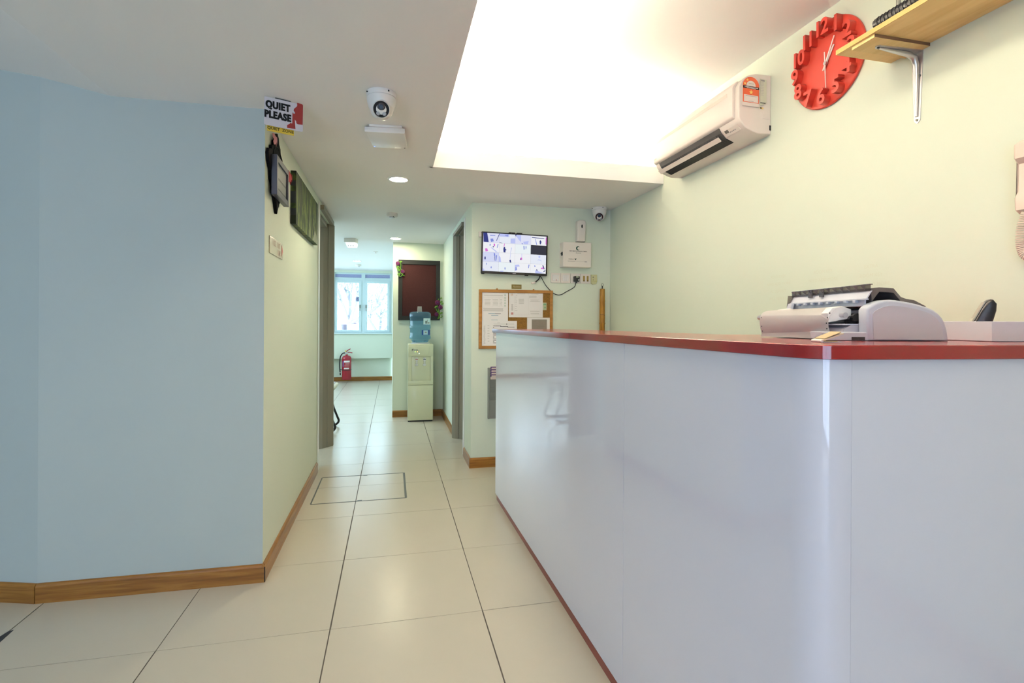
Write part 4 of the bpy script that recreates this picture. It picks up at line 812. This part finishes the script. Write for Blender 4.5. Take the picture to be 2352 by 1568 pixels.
# energy label on the near end: printed in the local y-z plane at x = AL
xe = AL + .0063
def side(name, pts, mt, par, dx=0): return MB().prism(pts, 'x', xe - .0008 + dx, xe + dx).build(name, mt, par)
def sy(px): return -.001 - (1180 - px) / (1180 - 200) * .172
def szz(py, px): return .297 - (py - 195 - (1180 - px) * .02) / 14.256 * .00218
Lw = [sy(218), sy(755)]; m_lb = mat('label_white', (.80, .74, .68), .5); m_or = mat('label_red', (.72, .13, .05), .5); m_star = mat('label_star', (.85, .62, .18), .5)
z_ = lambda py: .297 - (py - 215) / 14.256 * .00215
lab = side('energy_label', [(sy(205), z_(1330)), (sy(770), z_(1340)), (sy(770), z_(360)), (sy(420), z_(350)), (sy(270), z_(470)), (sy(212), z_(640))], m_lb, o)
cy, cr_ = sy(487), abs(sy(755) - sy(225)) / 2
side('label_field', [(sy(225), z_(1210)), (sy(750), z_(1225)), (sy(750), z_(690))] + [(cy + cr_ * math.cos(a), z_(660) + (z_(370) - z_(660)) * math.sin(a)) for a in [k * PI / 16 for k in range(17)]] + [(sy(225), z_(690))], m_or, lab, .0006)
side('label_arch', [(sy(640), z_(680))] + [(cy + cr_ * .57 * math.cos(a), z_(665) + (z_(500) - z_(665)) * math.sin(a)) for a in [k * PI / 12 for k in range(13)]] + [(sy(340), z_(680))], m_lb, lab, .001)
side('label_bar', [(sy(230), z_(750)), (sy(752), z_(775)), (sy(752), z_(695)), (sy(230), z_(670))], m_inkb, lab, .001)
side('label_text', [(sy(275), z_(712)), (sy(715), z_(738)), (sy(715), z_(722)), (sy(275), z_(692))], m_paper, lab, .0014)
side('label_text', [(sy(345), z_(740)), (sy(640), z_(762)), (sy(640), z_(750)), (sy(345), z_(726))], m_paper, lab, .0014)
side('label_panel', [(sy(258), z_(1190)), (sy(722), z_(1208)), (sy(722), z_(985)), (sy(258), z_(960))], m_lb, lab, .001)
for (a, b, y) in ((310, 670, 1010), (410, 570, 1180), (420, 580, 600)): side('label_print', [(sy(a), z_(y)), (sy(b), z_(y + 6)), (sy(b), z_(y - 6)), (sy(a), z_(y - 12))], m_ink, lab, .0014)
def star(cy_, cz_, rr_): return [(cy_ + rr_ * (1 if k % 2 == 0 else .45) * math.sin(k * PI / 5), cz_ + rr_ * (1 if k % 2 == 0 else .45) * math.cos(k * PI / 5)) for k in range(10)]
for px, py, rr_ in ((490, 880, .0125), (370, 480, .0075), (290, 605, .0075)): side('label_star', star(sy(px), z_(py), rr_), m_star, lab, .0014)
lab2 = side('rating_label', [(sy(790), z_(1290)), (sy(1000), z_(1180)), (sy(1000), z_(400)), (sy(800), z_(390))], mat('rating_cream', (.66, .64, .50), .5), o)
side('label_print', [(sy(820), z_(465)), (sy(935), z_(470)), (sy(935), z_(415)), (sy(820), z_(410))], m_ink, lab2, .0006)
for k in range(9): y = 500 + k * 52; side('label_print', [(sy(815), z_(y + 14)), (sy(905), z_(y + 16)), (sy(905), z_(y)), (sy(815), z_(y - 2))], m_lt, lab2, .0006)
side('label_print', [(sy(800), z_(1200)), (sy(965), z_(1200)), (sy(975), z_(1178)), (sy(800), z_(1172))], m_inkb, lab2, .0006)
side('label_mark', [(sy(795), z_(1380)), (sy(905), z_(1385)), (sy(905), z_(1335)), (sy(795), z_(1330))], m_star, o); side('label_mark', [(sy(797), z_(1375)), (sy(840), z_(1378)), (sy(840), z_(1340)), (sy(797), z_(1338))], m_inkb, o, .0006)

# ------------------------------------------------------------------ red clock
m_clk = mat('red_clock_face', (.50, .045, .028), .45); m_clk2 = mat('red_clock_numeral', (.50, .042, .028), .4); m_hand = mat('white_hand', (.85, .75, .72), .4)
cz = 2.342; o = thing('wall_clock', 'round red wall clock with raised red numerals and white hands', 'clock', (XR, 1.878, cz - .19), -PI / 2)
R0 = .188
MB().lathe([(0, 0), (R0 - .004, 0), (R0, .004), (R0, .010), (R0 - .003, .013), (0, .013)], seg=72, M=Matrix.Translation((0, 0, .19)) @ WALLROT).build('face', m_clk, o, 40)
for k in range(1, 13):
    a = k * PI / 6; rr_ = .150; x, z = rr_ * math.sin(a), .19 + rr_ * math.cos(a)
    mb = MB(); mb.mesh(text(str(k), .094, bold=.0025, ext=.016, sx=.86 if k > 9 else .95, spacing=.9), Matrix.Translation((x, -.029, z)) @ WALLROT); mb.build('numeral', m_clk2, o)
def hand(nm, ang, l0, l1, w0, w1, y):
    p = [(-w0, -l0), (w0, -l0), (w0, 0), (w1, l1), (-w1, l1), (-w0, 0)]; c, s_ = math.cos(ang), math.sin(ang)
    return MB().prism([(x * c + z * s_, .19 - x * s_ + z * c) for x, z in p], 'y', y - .0015, y).build(nm, m_hand, o)
hand('minute_hand', math.radians(25), .030, .108, .0035, .0025, -.020); hand('hour_hand', math.radians(33), .024, .075, .005, .004, -.0165); hand('second_hand', math.radians(177), .05, .112, .0022, .0016, -.0225)
MB().cyl((0, -.018, .19), .008, .014, 'y', 16).build('hub', m_steel, o)

# ------------------------------------------------------------------ shelf
m_ply = ramp_mat('pale_plywood', ((.3, '#ddba78'), (.5, '#ecce90'), (.7, '#e4c483')), 3, (9, 1.2, 9), .5, 8, .3); m_plye = mat('plywood_edge', (.62, .40, .13), .5)
o = thing('wall_shelf', 'plywood wall shelf on a grey steel bracket above the counter', 'shelf', (XR, .95, 1.93)); Z = -1.93
MB().box(1.607 - XR, 0, .30 - .95, 1.592 - .95, 2.205 + Z, 2.222 + Z, .001).build('board', m_ply, o)
MB().box(1.604 - XR, 1.607 - XR, .30 - .95, 1.592 - .95, 2.205 + Z, 2.222 + Z).build('edge_strip', m_plye, o)
MB().box(1.612 - XR, -.004, 1.441 - .95, 1.531 - .95, 2.193 + Z, 2.205 + Z).build('packing_piece', ramp_mat('pale_packing_ply', ((.3, '#dcbf80'), (.6, '#e6cb90')), 4, (9, 1, 9), .6), o)
MB().box(1.612 - XR, -.004, 1.4405 - .95, 1.4415 - .95, 2.1935 + Z, 2.2045 + Z).build('rough_edge', mat('brown_edge', (.2, .11, .06), .8), o)
by = 1.487 - .95
br = MB().prism([(by - .020, 2.192 + Z), (by + .020, 2.192 + Z), (by + .019, 2.15 + Z), (by + .011, 1.945 + Z), (by, 1.934 + Z), (by - .011, 1.945 + Z), (by - .019, 2.15 + Z)], 'x', -.003, 0)
br.prism([(0, by - .020), (0, by + .020), (-.06, by + .018), (-.18, by + .011), (-.19, by), (-.18, by - .011), (-.06, by - .018)], 'z', 2.190 + Z, 2.193 + Z)
br = br.build('bracket', m_steel, o)
MB().tube([(-.175, by, 2.187 + Z), (-.045, by, 2.182 + Z), (-.018, by, 2.172 + Z), (-.009, by, 2.145 + Z), (-.006, by, 1.96 + Z)], .007, 8, rs=[.004, .010, .012, .010, .004]).build('rib', m_steel, br, 60)
for (x, dy, z) in ((-.004, .010, 2.13), (-.004, -.010, 2.105), (-.004, 0, 1.948)): MB().cyl((x, by + dy, z + Z), .004, .004, 'x', 10).build('screw', m_grey, br)
MB().cyl((-.178, by, 2.189 + Z), .004, .004, 'z', 10).build('screw', m_dark, br)
o = thing('comb_bound_folder', 'black comb bound folder lying on the plywood shelf', 'folder', (1.70, 1.30, 2.2225), 0)
MB().box(-.062, .10, -.17, .13, .006, .030, .001).build('pages', m_paper, o)
MB().box(-.075, .105, -.175, .14, .0, .005).box(-.080, .105, -.175, .150, .031, .036).build('cover', mat('black_cover', (.012, .012, .014), .4), o)
cb = MB().tube([(-.068, -.175, .019), (-.068, .150, .019)], .020, 14).build('comb_spine', mat('black_comb', (.02, .02, .022), .35), o, 40)
MB().box(-.088, -.048, -.175, -.174, .0, .04).build('spine_end', m_black, cb)
for k in range(24): MB().tube([(-.068 + .0208 * math.cos(t), -.165 + k * .013, .019 + .0208 * math.sin(t)) for t in [PI / 2 + j * PI / 6 for j in range(7)]], .0024, 5).build('comb_tooth', m_black, cb)
o = thing('metal_rod', 'slim grey rod standing upright on the shelf behind the folder', 'rod', (1.80, 1.513, 2.2225))
MB().cyl((0, 0, .15), .008, .30, 'z', 12).cyl((0, 0, .006), .016, .012, 'z', 16).build('rod', m_grey, o, 40)

# ------------------------------------------------------------------ wall phone at the right edge
m_ph = mat('beige_phone', (.74, .62, .54), .4)
o = thing('wall_phone', 'beige wall telephone with coiled cord on the cream wall', 'telephone', (XR, 1.106, 1.535), -PI / 2)
MB().box(-.045, .055, -.035, 0, 0, .21, .008, 3).build('base', m_ph, o, 40)
MB().prism([(-.032, .0), (-.05, .012), (-.052, .05), (-.040, .07), (-.040, .15), (-.055, .165), (-.055, .208), (-.032, .222)], 'x', -.050, .0, .007, 3).build('handset', m_ph, o, 40)
pts = []; ctr = smooth([(-.02, -.04, .002), (-.035, -.035, -.04), (-.043, -.025, -.09), (-.030, -.022, -.125), (.005, -.022, -.125), (.03, -.02, -.06), (.04, -.02, .0)], 10)
N = len(ctr) * 9
for i in range(N):
    s_ = i / (N - 1) * (len(ctr) - 1); k = min(int(s_), len(ctr) - 2); p = ctr[k].lerp(ctr[k + 1], s_ - k); d = (ctr[k + 1] - ctr[k]).normalized(); e1 = d.cross(Vector((0, 1, 0))).normalized(); e2 = d.cross(e1); a = 2 * PI * i / 12
    pts.append(p + (e1 * math.cos(a) + e2 * math.sin(a)) * .0135)
MB().tube(pts, .0026, 5).build('coiled_cord', m_ph, o, 60)

# faint traces of old notices on the right wall
m_ghost = mat('faded_wall_lettering', (.70, .735, .60), .6)
for y_, z_0, lns, lb in ((2.175, 1.36, ('ROOM KEY', 'NEED ADD MORE', 'AS DEPOSIT', 'WILL REFUND'), 'faint traces of old notice lettering on cream wall above the printer paper'), (1.905, 1.36, ('ROOM KEY', 'NEED ADD MORE'), 'faint traces of lettering on cream wall above the printer ribs'), (1.67, 1.36, ('EXTRA', 'ROOM KEY', 'NEED ADD MORE'), 'faint traces of lettering on cream wall above the smoked printer cover')):
    o = thing('faded_lettering', lb, 'lettering', (XR, y_, z_0), -PI / 2, 'faded notices on the right wall')
    for k, s_ in enumerate(lns):
        mb = MB(); mb.mesh(*walltext(s_, .020, 0, -.0006, .075 - k * .036)); mb.build('line', m_ghost, o)
# ------------------------------------------------------------------ dot matrix printer on the counter (local x = camera right, y = camera forward)
D0 = 1.15; lat0 = (2080 - 1176) * D0 / FPX
pw = _F * D0 + _R * lat0; PZ = ztop(pw.y) + .0005
m_prn = mat('pale_grey_plastic', (.50, .52, .60), .4); m_prn2 = mat('light_warm_panel', (.50, .49, .53), .5); m_smoke = mat('smoked_plastic', (.16, .13, .12), .15, trans=.55, ior=1.1, alpha=.8); m_smoked = mat('smoked_dark', (.10, .085, .085), .2)
o = thing('dot_matrix_printer', 'pale grey dot matrix printer with smoked cover standing on counter', 'printer', (pw.x, pw.y, PZ), -YAW)
def pl3(u, v, d): return ((u - 1176) * d / FPX - lat0, d - D0, HC - (v - V0 - ROLL * (u - 1176)) * d / FPX - PZ)
def xz(u, v, d=D0): x, y, z = pl3(u, v, d); return (x, max(z, 0))
outl = [xz(*q) for q in ((1994, 784), (1992, 745), (1991, 711), (1996, 704), (2005, 697.6), (2018, 692), (2032, 688.5), (2046, 688), (2060, 688.8), (2088, 693.5), (2110, 698.5), (2130, 704.6), (2145, 711), (2157, 719.8), (2166, 730), (2172, 741), (2177, 757), (2181, 784))]
MB().prism(outl, 'y', 0, .032, .006, 3).build('side_panel', m_prn, o, 40)
MB().prism(outl, 'y', .332, .362, .006, 3).build('side_panel', m_prn, o, 40)
cxm, czm = sum(p[0] for p in outl) / len(outl), .0
MB().prism([(cxm + (x - cxm) * .86, .003 + z * .82) for x, z in outl], 'y', -.002, .002).build('side_inlay', m_prn2, o)
xb = outl[-1][0]
MB().prism([(-.185, .004), (xb - .012, .004), (xb - .012, .345), (-.120, .345), (-.150, .06)], 'z', .0, .019, .002).build('base_tray', m_prn, o)
MB().box(-.118, -.088, .0035, .01, .001, .008).build('port_slot', m_dark, o)
MB().prism([(-.03, .019), (xb - .02, .019), (xb - .03, .055), (.035, .078), (-.045, .070)], 'y', .033, .331).build('rear_housing', m_prn, o)
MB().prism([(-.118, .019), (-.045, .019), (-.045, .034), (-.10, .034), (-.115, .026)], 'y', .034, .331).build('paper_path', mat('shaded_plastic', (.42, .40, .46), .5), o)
MB().box(-.12, -.047, .034, .325, .0345, .0375).build('guide_plate', m_prn, o)
MB().box(-.075, -.05, .05, .30, .040, .062).build('mechanism', m_black, o)
for k in range(3): MB().cyl((-.082, .045 + k * .012, .052 - k * .004), .009, .008, 'y', 12).build('gear', m_black, o)
for y in (.075, .30): MB().prism([(-.135, .040), (-.08, .050), (-.08, .072), (-.10, .079), (-.125, .076), (-.137, .062)], 'y', y - .014, y + .014, .004).build('tractor', m_white, o, 40)
MB().cyl((-.105, .19, .058), .006, .29, 'y', 14).build('tractor_shaft', m_steel, o)
# smoked cover
cov = [xz(*q, 1.17) for q in ((2000, 662), (2019, 659.6), (2052, 662), (2069, 682), (2082, 686.5), (2099, 689), (2126, 703))]
low = [(x - .0, z - .010) for x, z in cov]; low[0] = (cov[0][0] + .002, cov[0][1] - .03)
MB().prism(cov + low[::-1], 'y', .020, .345).build('smoked_cover', m_smoked, o)
x0, z1 = xz(2000, 652, 1.17)
MB().box(x0 - .003, x0 - .0005, .02, .345, z1 - .016, z1).build('cover_edge', m_smoke, o)
MB().box(x0 - .0035, x0 + .004, .02, .345, z1 - .0015, z1 + .0005).build('cover_rim', m_smoked, o)
for k in range(12): y = .035 + k * .0265; MB().prism([(x0 - .003, z1), (x0 - .014, z1 - .002), (x0 - .003, z1 - .013)], 'y', y, y + .0015).build('cover_rib', m_smoked, o)
for y in (.185, .235): MB().box(x0 - .010, x0 - .006, y, y + .016, z1 - .022, z1 - .001).build('cover_tab', m_smoke, o)
MB().prism([(x0 - .012, z1 - .033), (x0 - .009, z1 - .033), (x0 + .002, z1 - .015), (x0 - .001, z1 - .015)], 'y', .018, .345).build('paper_guide', m_prn, o)
MB().box(x0 - .014, x0 - .006, .018, .345, z1 - .036, z1 - .033).build('guide_lip', m_prn, o)
for k in range(9): y = .05 + k * .034; MB().box(x0 - .016, x0 - .008, y, y + .010, z1 - .042, z1 - .036, .001).build('guide_tooth', m_prn, o)
MB().box(x0 - .008, x0 - .004, .03, .34, z1 - .050, z1 - .036).build('tear_bar', m_prn, o)
MB().prism([(x0 - .022, .055), (x0 + .02, .06), (x0 + .02, z1 - .012), (x0 - .016, z1 - .012)], 'y', .336, .342).build('smoked_end', m_smoke, o)
MB().prism([(x0 - .045, .02), (x0 - .03, .02), (x0 - .015, z1 - .035), (x0 - .022, z1 - .035)], 'y', .31, .33).build('end_bracket', m_prn, o)
kx, ky, kz = pl3(1746, 729, 1.545); MB().lathe([(0, -.018), (.006, -.018), (.010, .004), (.010, .012), (0, .012)], seg=20, M=Matrix.Translation((kx, .385, kz)) @ Matrix.Rotation(-PI / 2, 4, 'X') @ Matrix.Rotation(PI, 4, 'X')).build('platen_knob', m_steel, o, 40)
MB().cyl((kx, .369, kz), .009, .014, 'y', 16).build('knob_collar', m_black, o); MB().box(kx + .03, kx + .036, .34, .35, .05, .068).build('release_lever', m_black, o)
# fanfold paper looping out of the front
q = thing('fanfold_paper', 'white continuous fanfold paper with punched edges hanging from the printer', 'paper', (pw.x, pw.y, PZ), -YAW)
near = [(1965, 702.5), (1945, 703), (1930, 705), (1919, 709), (1911, 717), (1906, 727), (1903, 738), (1903, 749), (1906, 760)]; near2 = [(1906, 760), (1905, 770), (1905, 781)]
far = [(1800, 713), (1785, 712.5), (1770, 713), (1758, 715), (1751, 719), (1746, 728), (1745, 742), (1747, 755), (1750, 765)]; far2 = [(1750, 765), (1748, 772), (1745, 780)]
DN, DF = 1.21, 1.45
def cz0(p): return Vector((p[0], p[1], max(p[2], .001)))
def crv(L, d): return [cz0(p) for p in smooth([pl3(u, v, d) for u, v in L], 4)]
MB().sheet(crv(near, DN), crv(far, DF), .0002).build('loop', m_paper, q, 60)
MB().sheet(crv(near2, DN), crv(far2, DF), .0002).build('folded_sheet', m_paper, q, 60)
hol = MB()
for (u, v) in ((1904.5, 719), (1899, 729.5), (1897, 742), (1898, 754.5), (1900, 766.5)):
    a = Vector(pl3(u, v, DN + .005)); hol.ball(a + Vector((-.0012, -.004, 0)), .0018, (.5, 1, 1), 8)
for (u, v) in ((1748, 729), (1749, 749), (1751, 760)): a = Vector(pl3(u, v, DF - .006)); hol.ball(a + Vector((-.001, -.003, 0)), .0016, (.5, 1, 1), 8)
hol.build('sprocket_holes', m_dark, q)

# folded card, white box, cordless phone
pq = onz(1905, 785.5, 1.1705)
o = thing('folded_notepad', 'folded cream card pad propped half open on counter edge', 'notepad', (pq.x, pq.y, ztop(pq.y) + .0005), -YAW - .15)
m_cream = mat('cream_card', (.62, .54, .42), .6)
o.scale = (.68, .68, .8)
MB().box(-.028, .030, -.022, .045, 0, .0022).build('lower_leaf', mat('grey_card', (.42, .42, .48), .5), o); MB().box(-.022, .016, -.015, .04, .0022, .0036).build('note', mat('ochre_note', (.45, .30, .07), .6), o)
MB().box(0, .062, -.022, .05, -.0015, .0015, M=Matrix.Translation((-.030, 0, .004)) @ Matrix.Rotation(-.30, 4, 'Y')).build('upper_leaf', m_cream, o)
MB().box(.01, .058, -.02, .045, .0015, .0028, M=Matrix.Translation((-.030, 0, .004)) @ Matrix.Rotation(-.36, 4, 'Y')).build('inner_leaf', mat('tan_leaf', (.50, .38, .22), .6), o)
MB().cyl((-.029, .012, .003), .0035, .068, 'y', 10).build('fold', m_paper, o)
pq = onz(2278, 784, 1.1705)
o = thing('white_carton', 'plain white box lying on the counter behind the printer', 'box', (pq.x, pq.y, ztop(pq.y) + .0005), 0)
o.rotation_euler.z = -YAW + math.radians(-4)
c30 = math.radians(12)
MB().prism([(0, 0), (.26, .01), (.26, .20), (-.030, .20)], 'z', 0, .0445, .0012).build('carton', mat('white_card', (.62, .62, .67), .6), o)
pq = _F * 1.50 + _R * ((2256 - 1176) * 1.50 / FPX)
o = thing('cordless_phone', 'black cordless handset standing tilted in a cradle behind the white box', 'telephone', (pq.x, pq.y - .12, ztop(pq.y) + .0005), -YAW)
o.location = (pq.x, pq.y, ztop(1.15) + .0005); o.rotation_euler.z = -YAW - .52
MB().prism([(-.045, 0), (.045, 0), (.04, .022), (-.035, .03)], 'y', -.035, .04, .004).build('cradle', m_black, o, 40)
MB().prism([(-.030, .012), (-.022, .045), (-.004, .085), (.006, .104), (.014, .111), (.020, .110), (.028, .098), (.027, .078), (.018, .040), (.010, .012)], 'y', -.022, .028, .006, 3).build('handset', mat('black_handset', (.012, .012, .018), .3), o, 40)
MB().prism([(-.0305, .018), (-.0225, .046), (-.0045, .086), (.005, .104), (.002, .104), (-.0075, .086), (-.0255, .046), (-.0335, .018)], 'y', -.014, .020).build('keypad_face', mat('silver_face', (.42, .40, .34), .35), o)
MB().prism([(-.0300, .033), (-.0215, .056), (-.0235, .056), (-.0320, .033)], 'y', -.0145, .0205).build('display', mat('phone_screen', (.60, .60, .48), .3), o)

# ------------------------------------------------------------------ outside the far window
m_bark = mat('grey_bark', (.24, .23, .26), .9); m_fol = mat('dark_leaf', (.38, .48, .34), .8)
gz = -3.2
gr = MB().box(-40, 40, 11.6, 70, gz - .2, gz).build('ground', mat('pale_ground', (.62, .62, .62), .9)); struct(gr)
def tree(lb, base, top_scale, seed, nleaf, spread, cen):
    rnd = random.Random(seed); o = thing('garden_tree', lb, 'tree', base, 0, 'trees beyond the window'); tips = []
    t = MB()
    def br(p, d, L, r, lev):
        pts = [p]; q = p.copy(); dd = d.copy()
        for k in range(5):
            dd = (dd + Vector((rnd.uniform(-.16, .16), rnd.uniform(-.16, .16), rnd.uniform(-.05, .12)))).normalized(); q = q + dd * L / 5; pts.append(q.copy())
        t.tube(pts, r, 6, rs=[r * (1 - .45 * k / 5) for k in range(6)]); tips.extend(pts[3:])
        if lev < 3:
            for k in range(3 if lev else 3):
                a = rnd.uniform(0, 2 * PI); s_ = Vector((math.cos(a), math.sin(a) * .8, rnd.uniform(.2, .9))); br(pts[rnd.randint(3, 5)], (dd + s_ * .9).normalized(), L * .68, r * .55, lev + 1)
    H0 = cen
    t.tube([(0, 0, 0), (.03, 0, H0 * .5), (0, 0, H0)], .16 * top_scale, 8, rs=[.17 * top_scale, .13 * top_scale, .11 * top_scale])
    for d in (Vector((-.55, .1, 1)), Vector((.45, -.1, 1)), Vector((.1, .5, .9)), Vector((.9, 0, .45))): br(Vector((0, 0, H0)), d.normalized(), 1.5 * top_scale, .085 * top_scale, 1)
    t.build('trunk', m_bark, o, 60)
    lf = MB(); bm = lf.bm
    for k in range(nleaf):
        p = rnd.choice(tips) + Vector((rnd.gauss(0, spread), rnd.gauss(0, spread), rnd.gauss(0, spread))); s_ = rnd.uniform(.022, .05)
        a = Vector((rnd.uniform(-1, 1), rnd.uniform(-1, 1), rnd.uniform(-1, 1))).normalized() * s_; b = a.orthogonal().normalized() * s_ * .5
        bm.faces.new([bm.verts.new(p + v) for v in (-a, b, a, -b)])
    l_ = lf.build('foliage', m_fol, o); l_['kind'] = 'stuff'
    return o
p = ony(803, 742, 17.0); tree('forked tree with sparse pale leaves outside the far window', (p.x, 17, gz), 0.75, 5, 3600, .25, p.z - gz)
p = ony(872, 760, 23.5); tree('bushy tree seen through the right pane of far window', (p.x, 23.5, gz), 0.8, 11, 9000, .38, p.z - gz - .3)
m_roof = mat('violet_grey_roof', (.26, .22, .31), .8); m_hw = mat('pale_house_wall', (.66, .62, .66), .8)
def house(lb, cx, cy, wd, ez, rz):
    o = thing('neighbour_house', lb, 'house', (cx, cy, gz), 0, 'houses beyond the window'); h_ = ez - gz
    MB().box(-wd, wd, 0, 6, 0, h_).build('wall', m_hw, o)
    MB().prism([(-wd - .5, h_ - .1), (wd + .5, h_ - .1), (wd + .5, h_ + .08), (0, h_ + rz), (-wd - .5, h_ + .08)], 'y', -.4, 6.4).build('roof', m_roof, o)
    for x in (-.5, .25): 
        f = MB().box(wd * x, wd * x + .9, -.05, .02, h_ - 1.6, h_ - .5).build('window_frame', m_white, o); MB().box(wd * x + .08, wd * x + .82, -.06, -.05, h_ - 1.52, h_ - .58).build('window_pane', m_grey, f)
e1, e2 = ony(802, 741, 30), ony(812, 737, 31)
house('low pale house with violet grey roof beyond the window', e1.x - 3.4, 30, 2.9, e1.z, 1.1)
house('second pale house with violet grey roof behind the trees', e2.x + 3.5, 31, 3.0, e2.z, 1.15)
p = ony(779, 742, 20); o = thing('lamp_post', 'thin white post outside the far window', 'post', (p.x, 20, gz)); MB().cyl((0, 0, 2.2), .06, 4.4, 'z', 10).cyl((0, 0, .1), .12, .2, 'z', 12).build('post', m_white, o, 40)
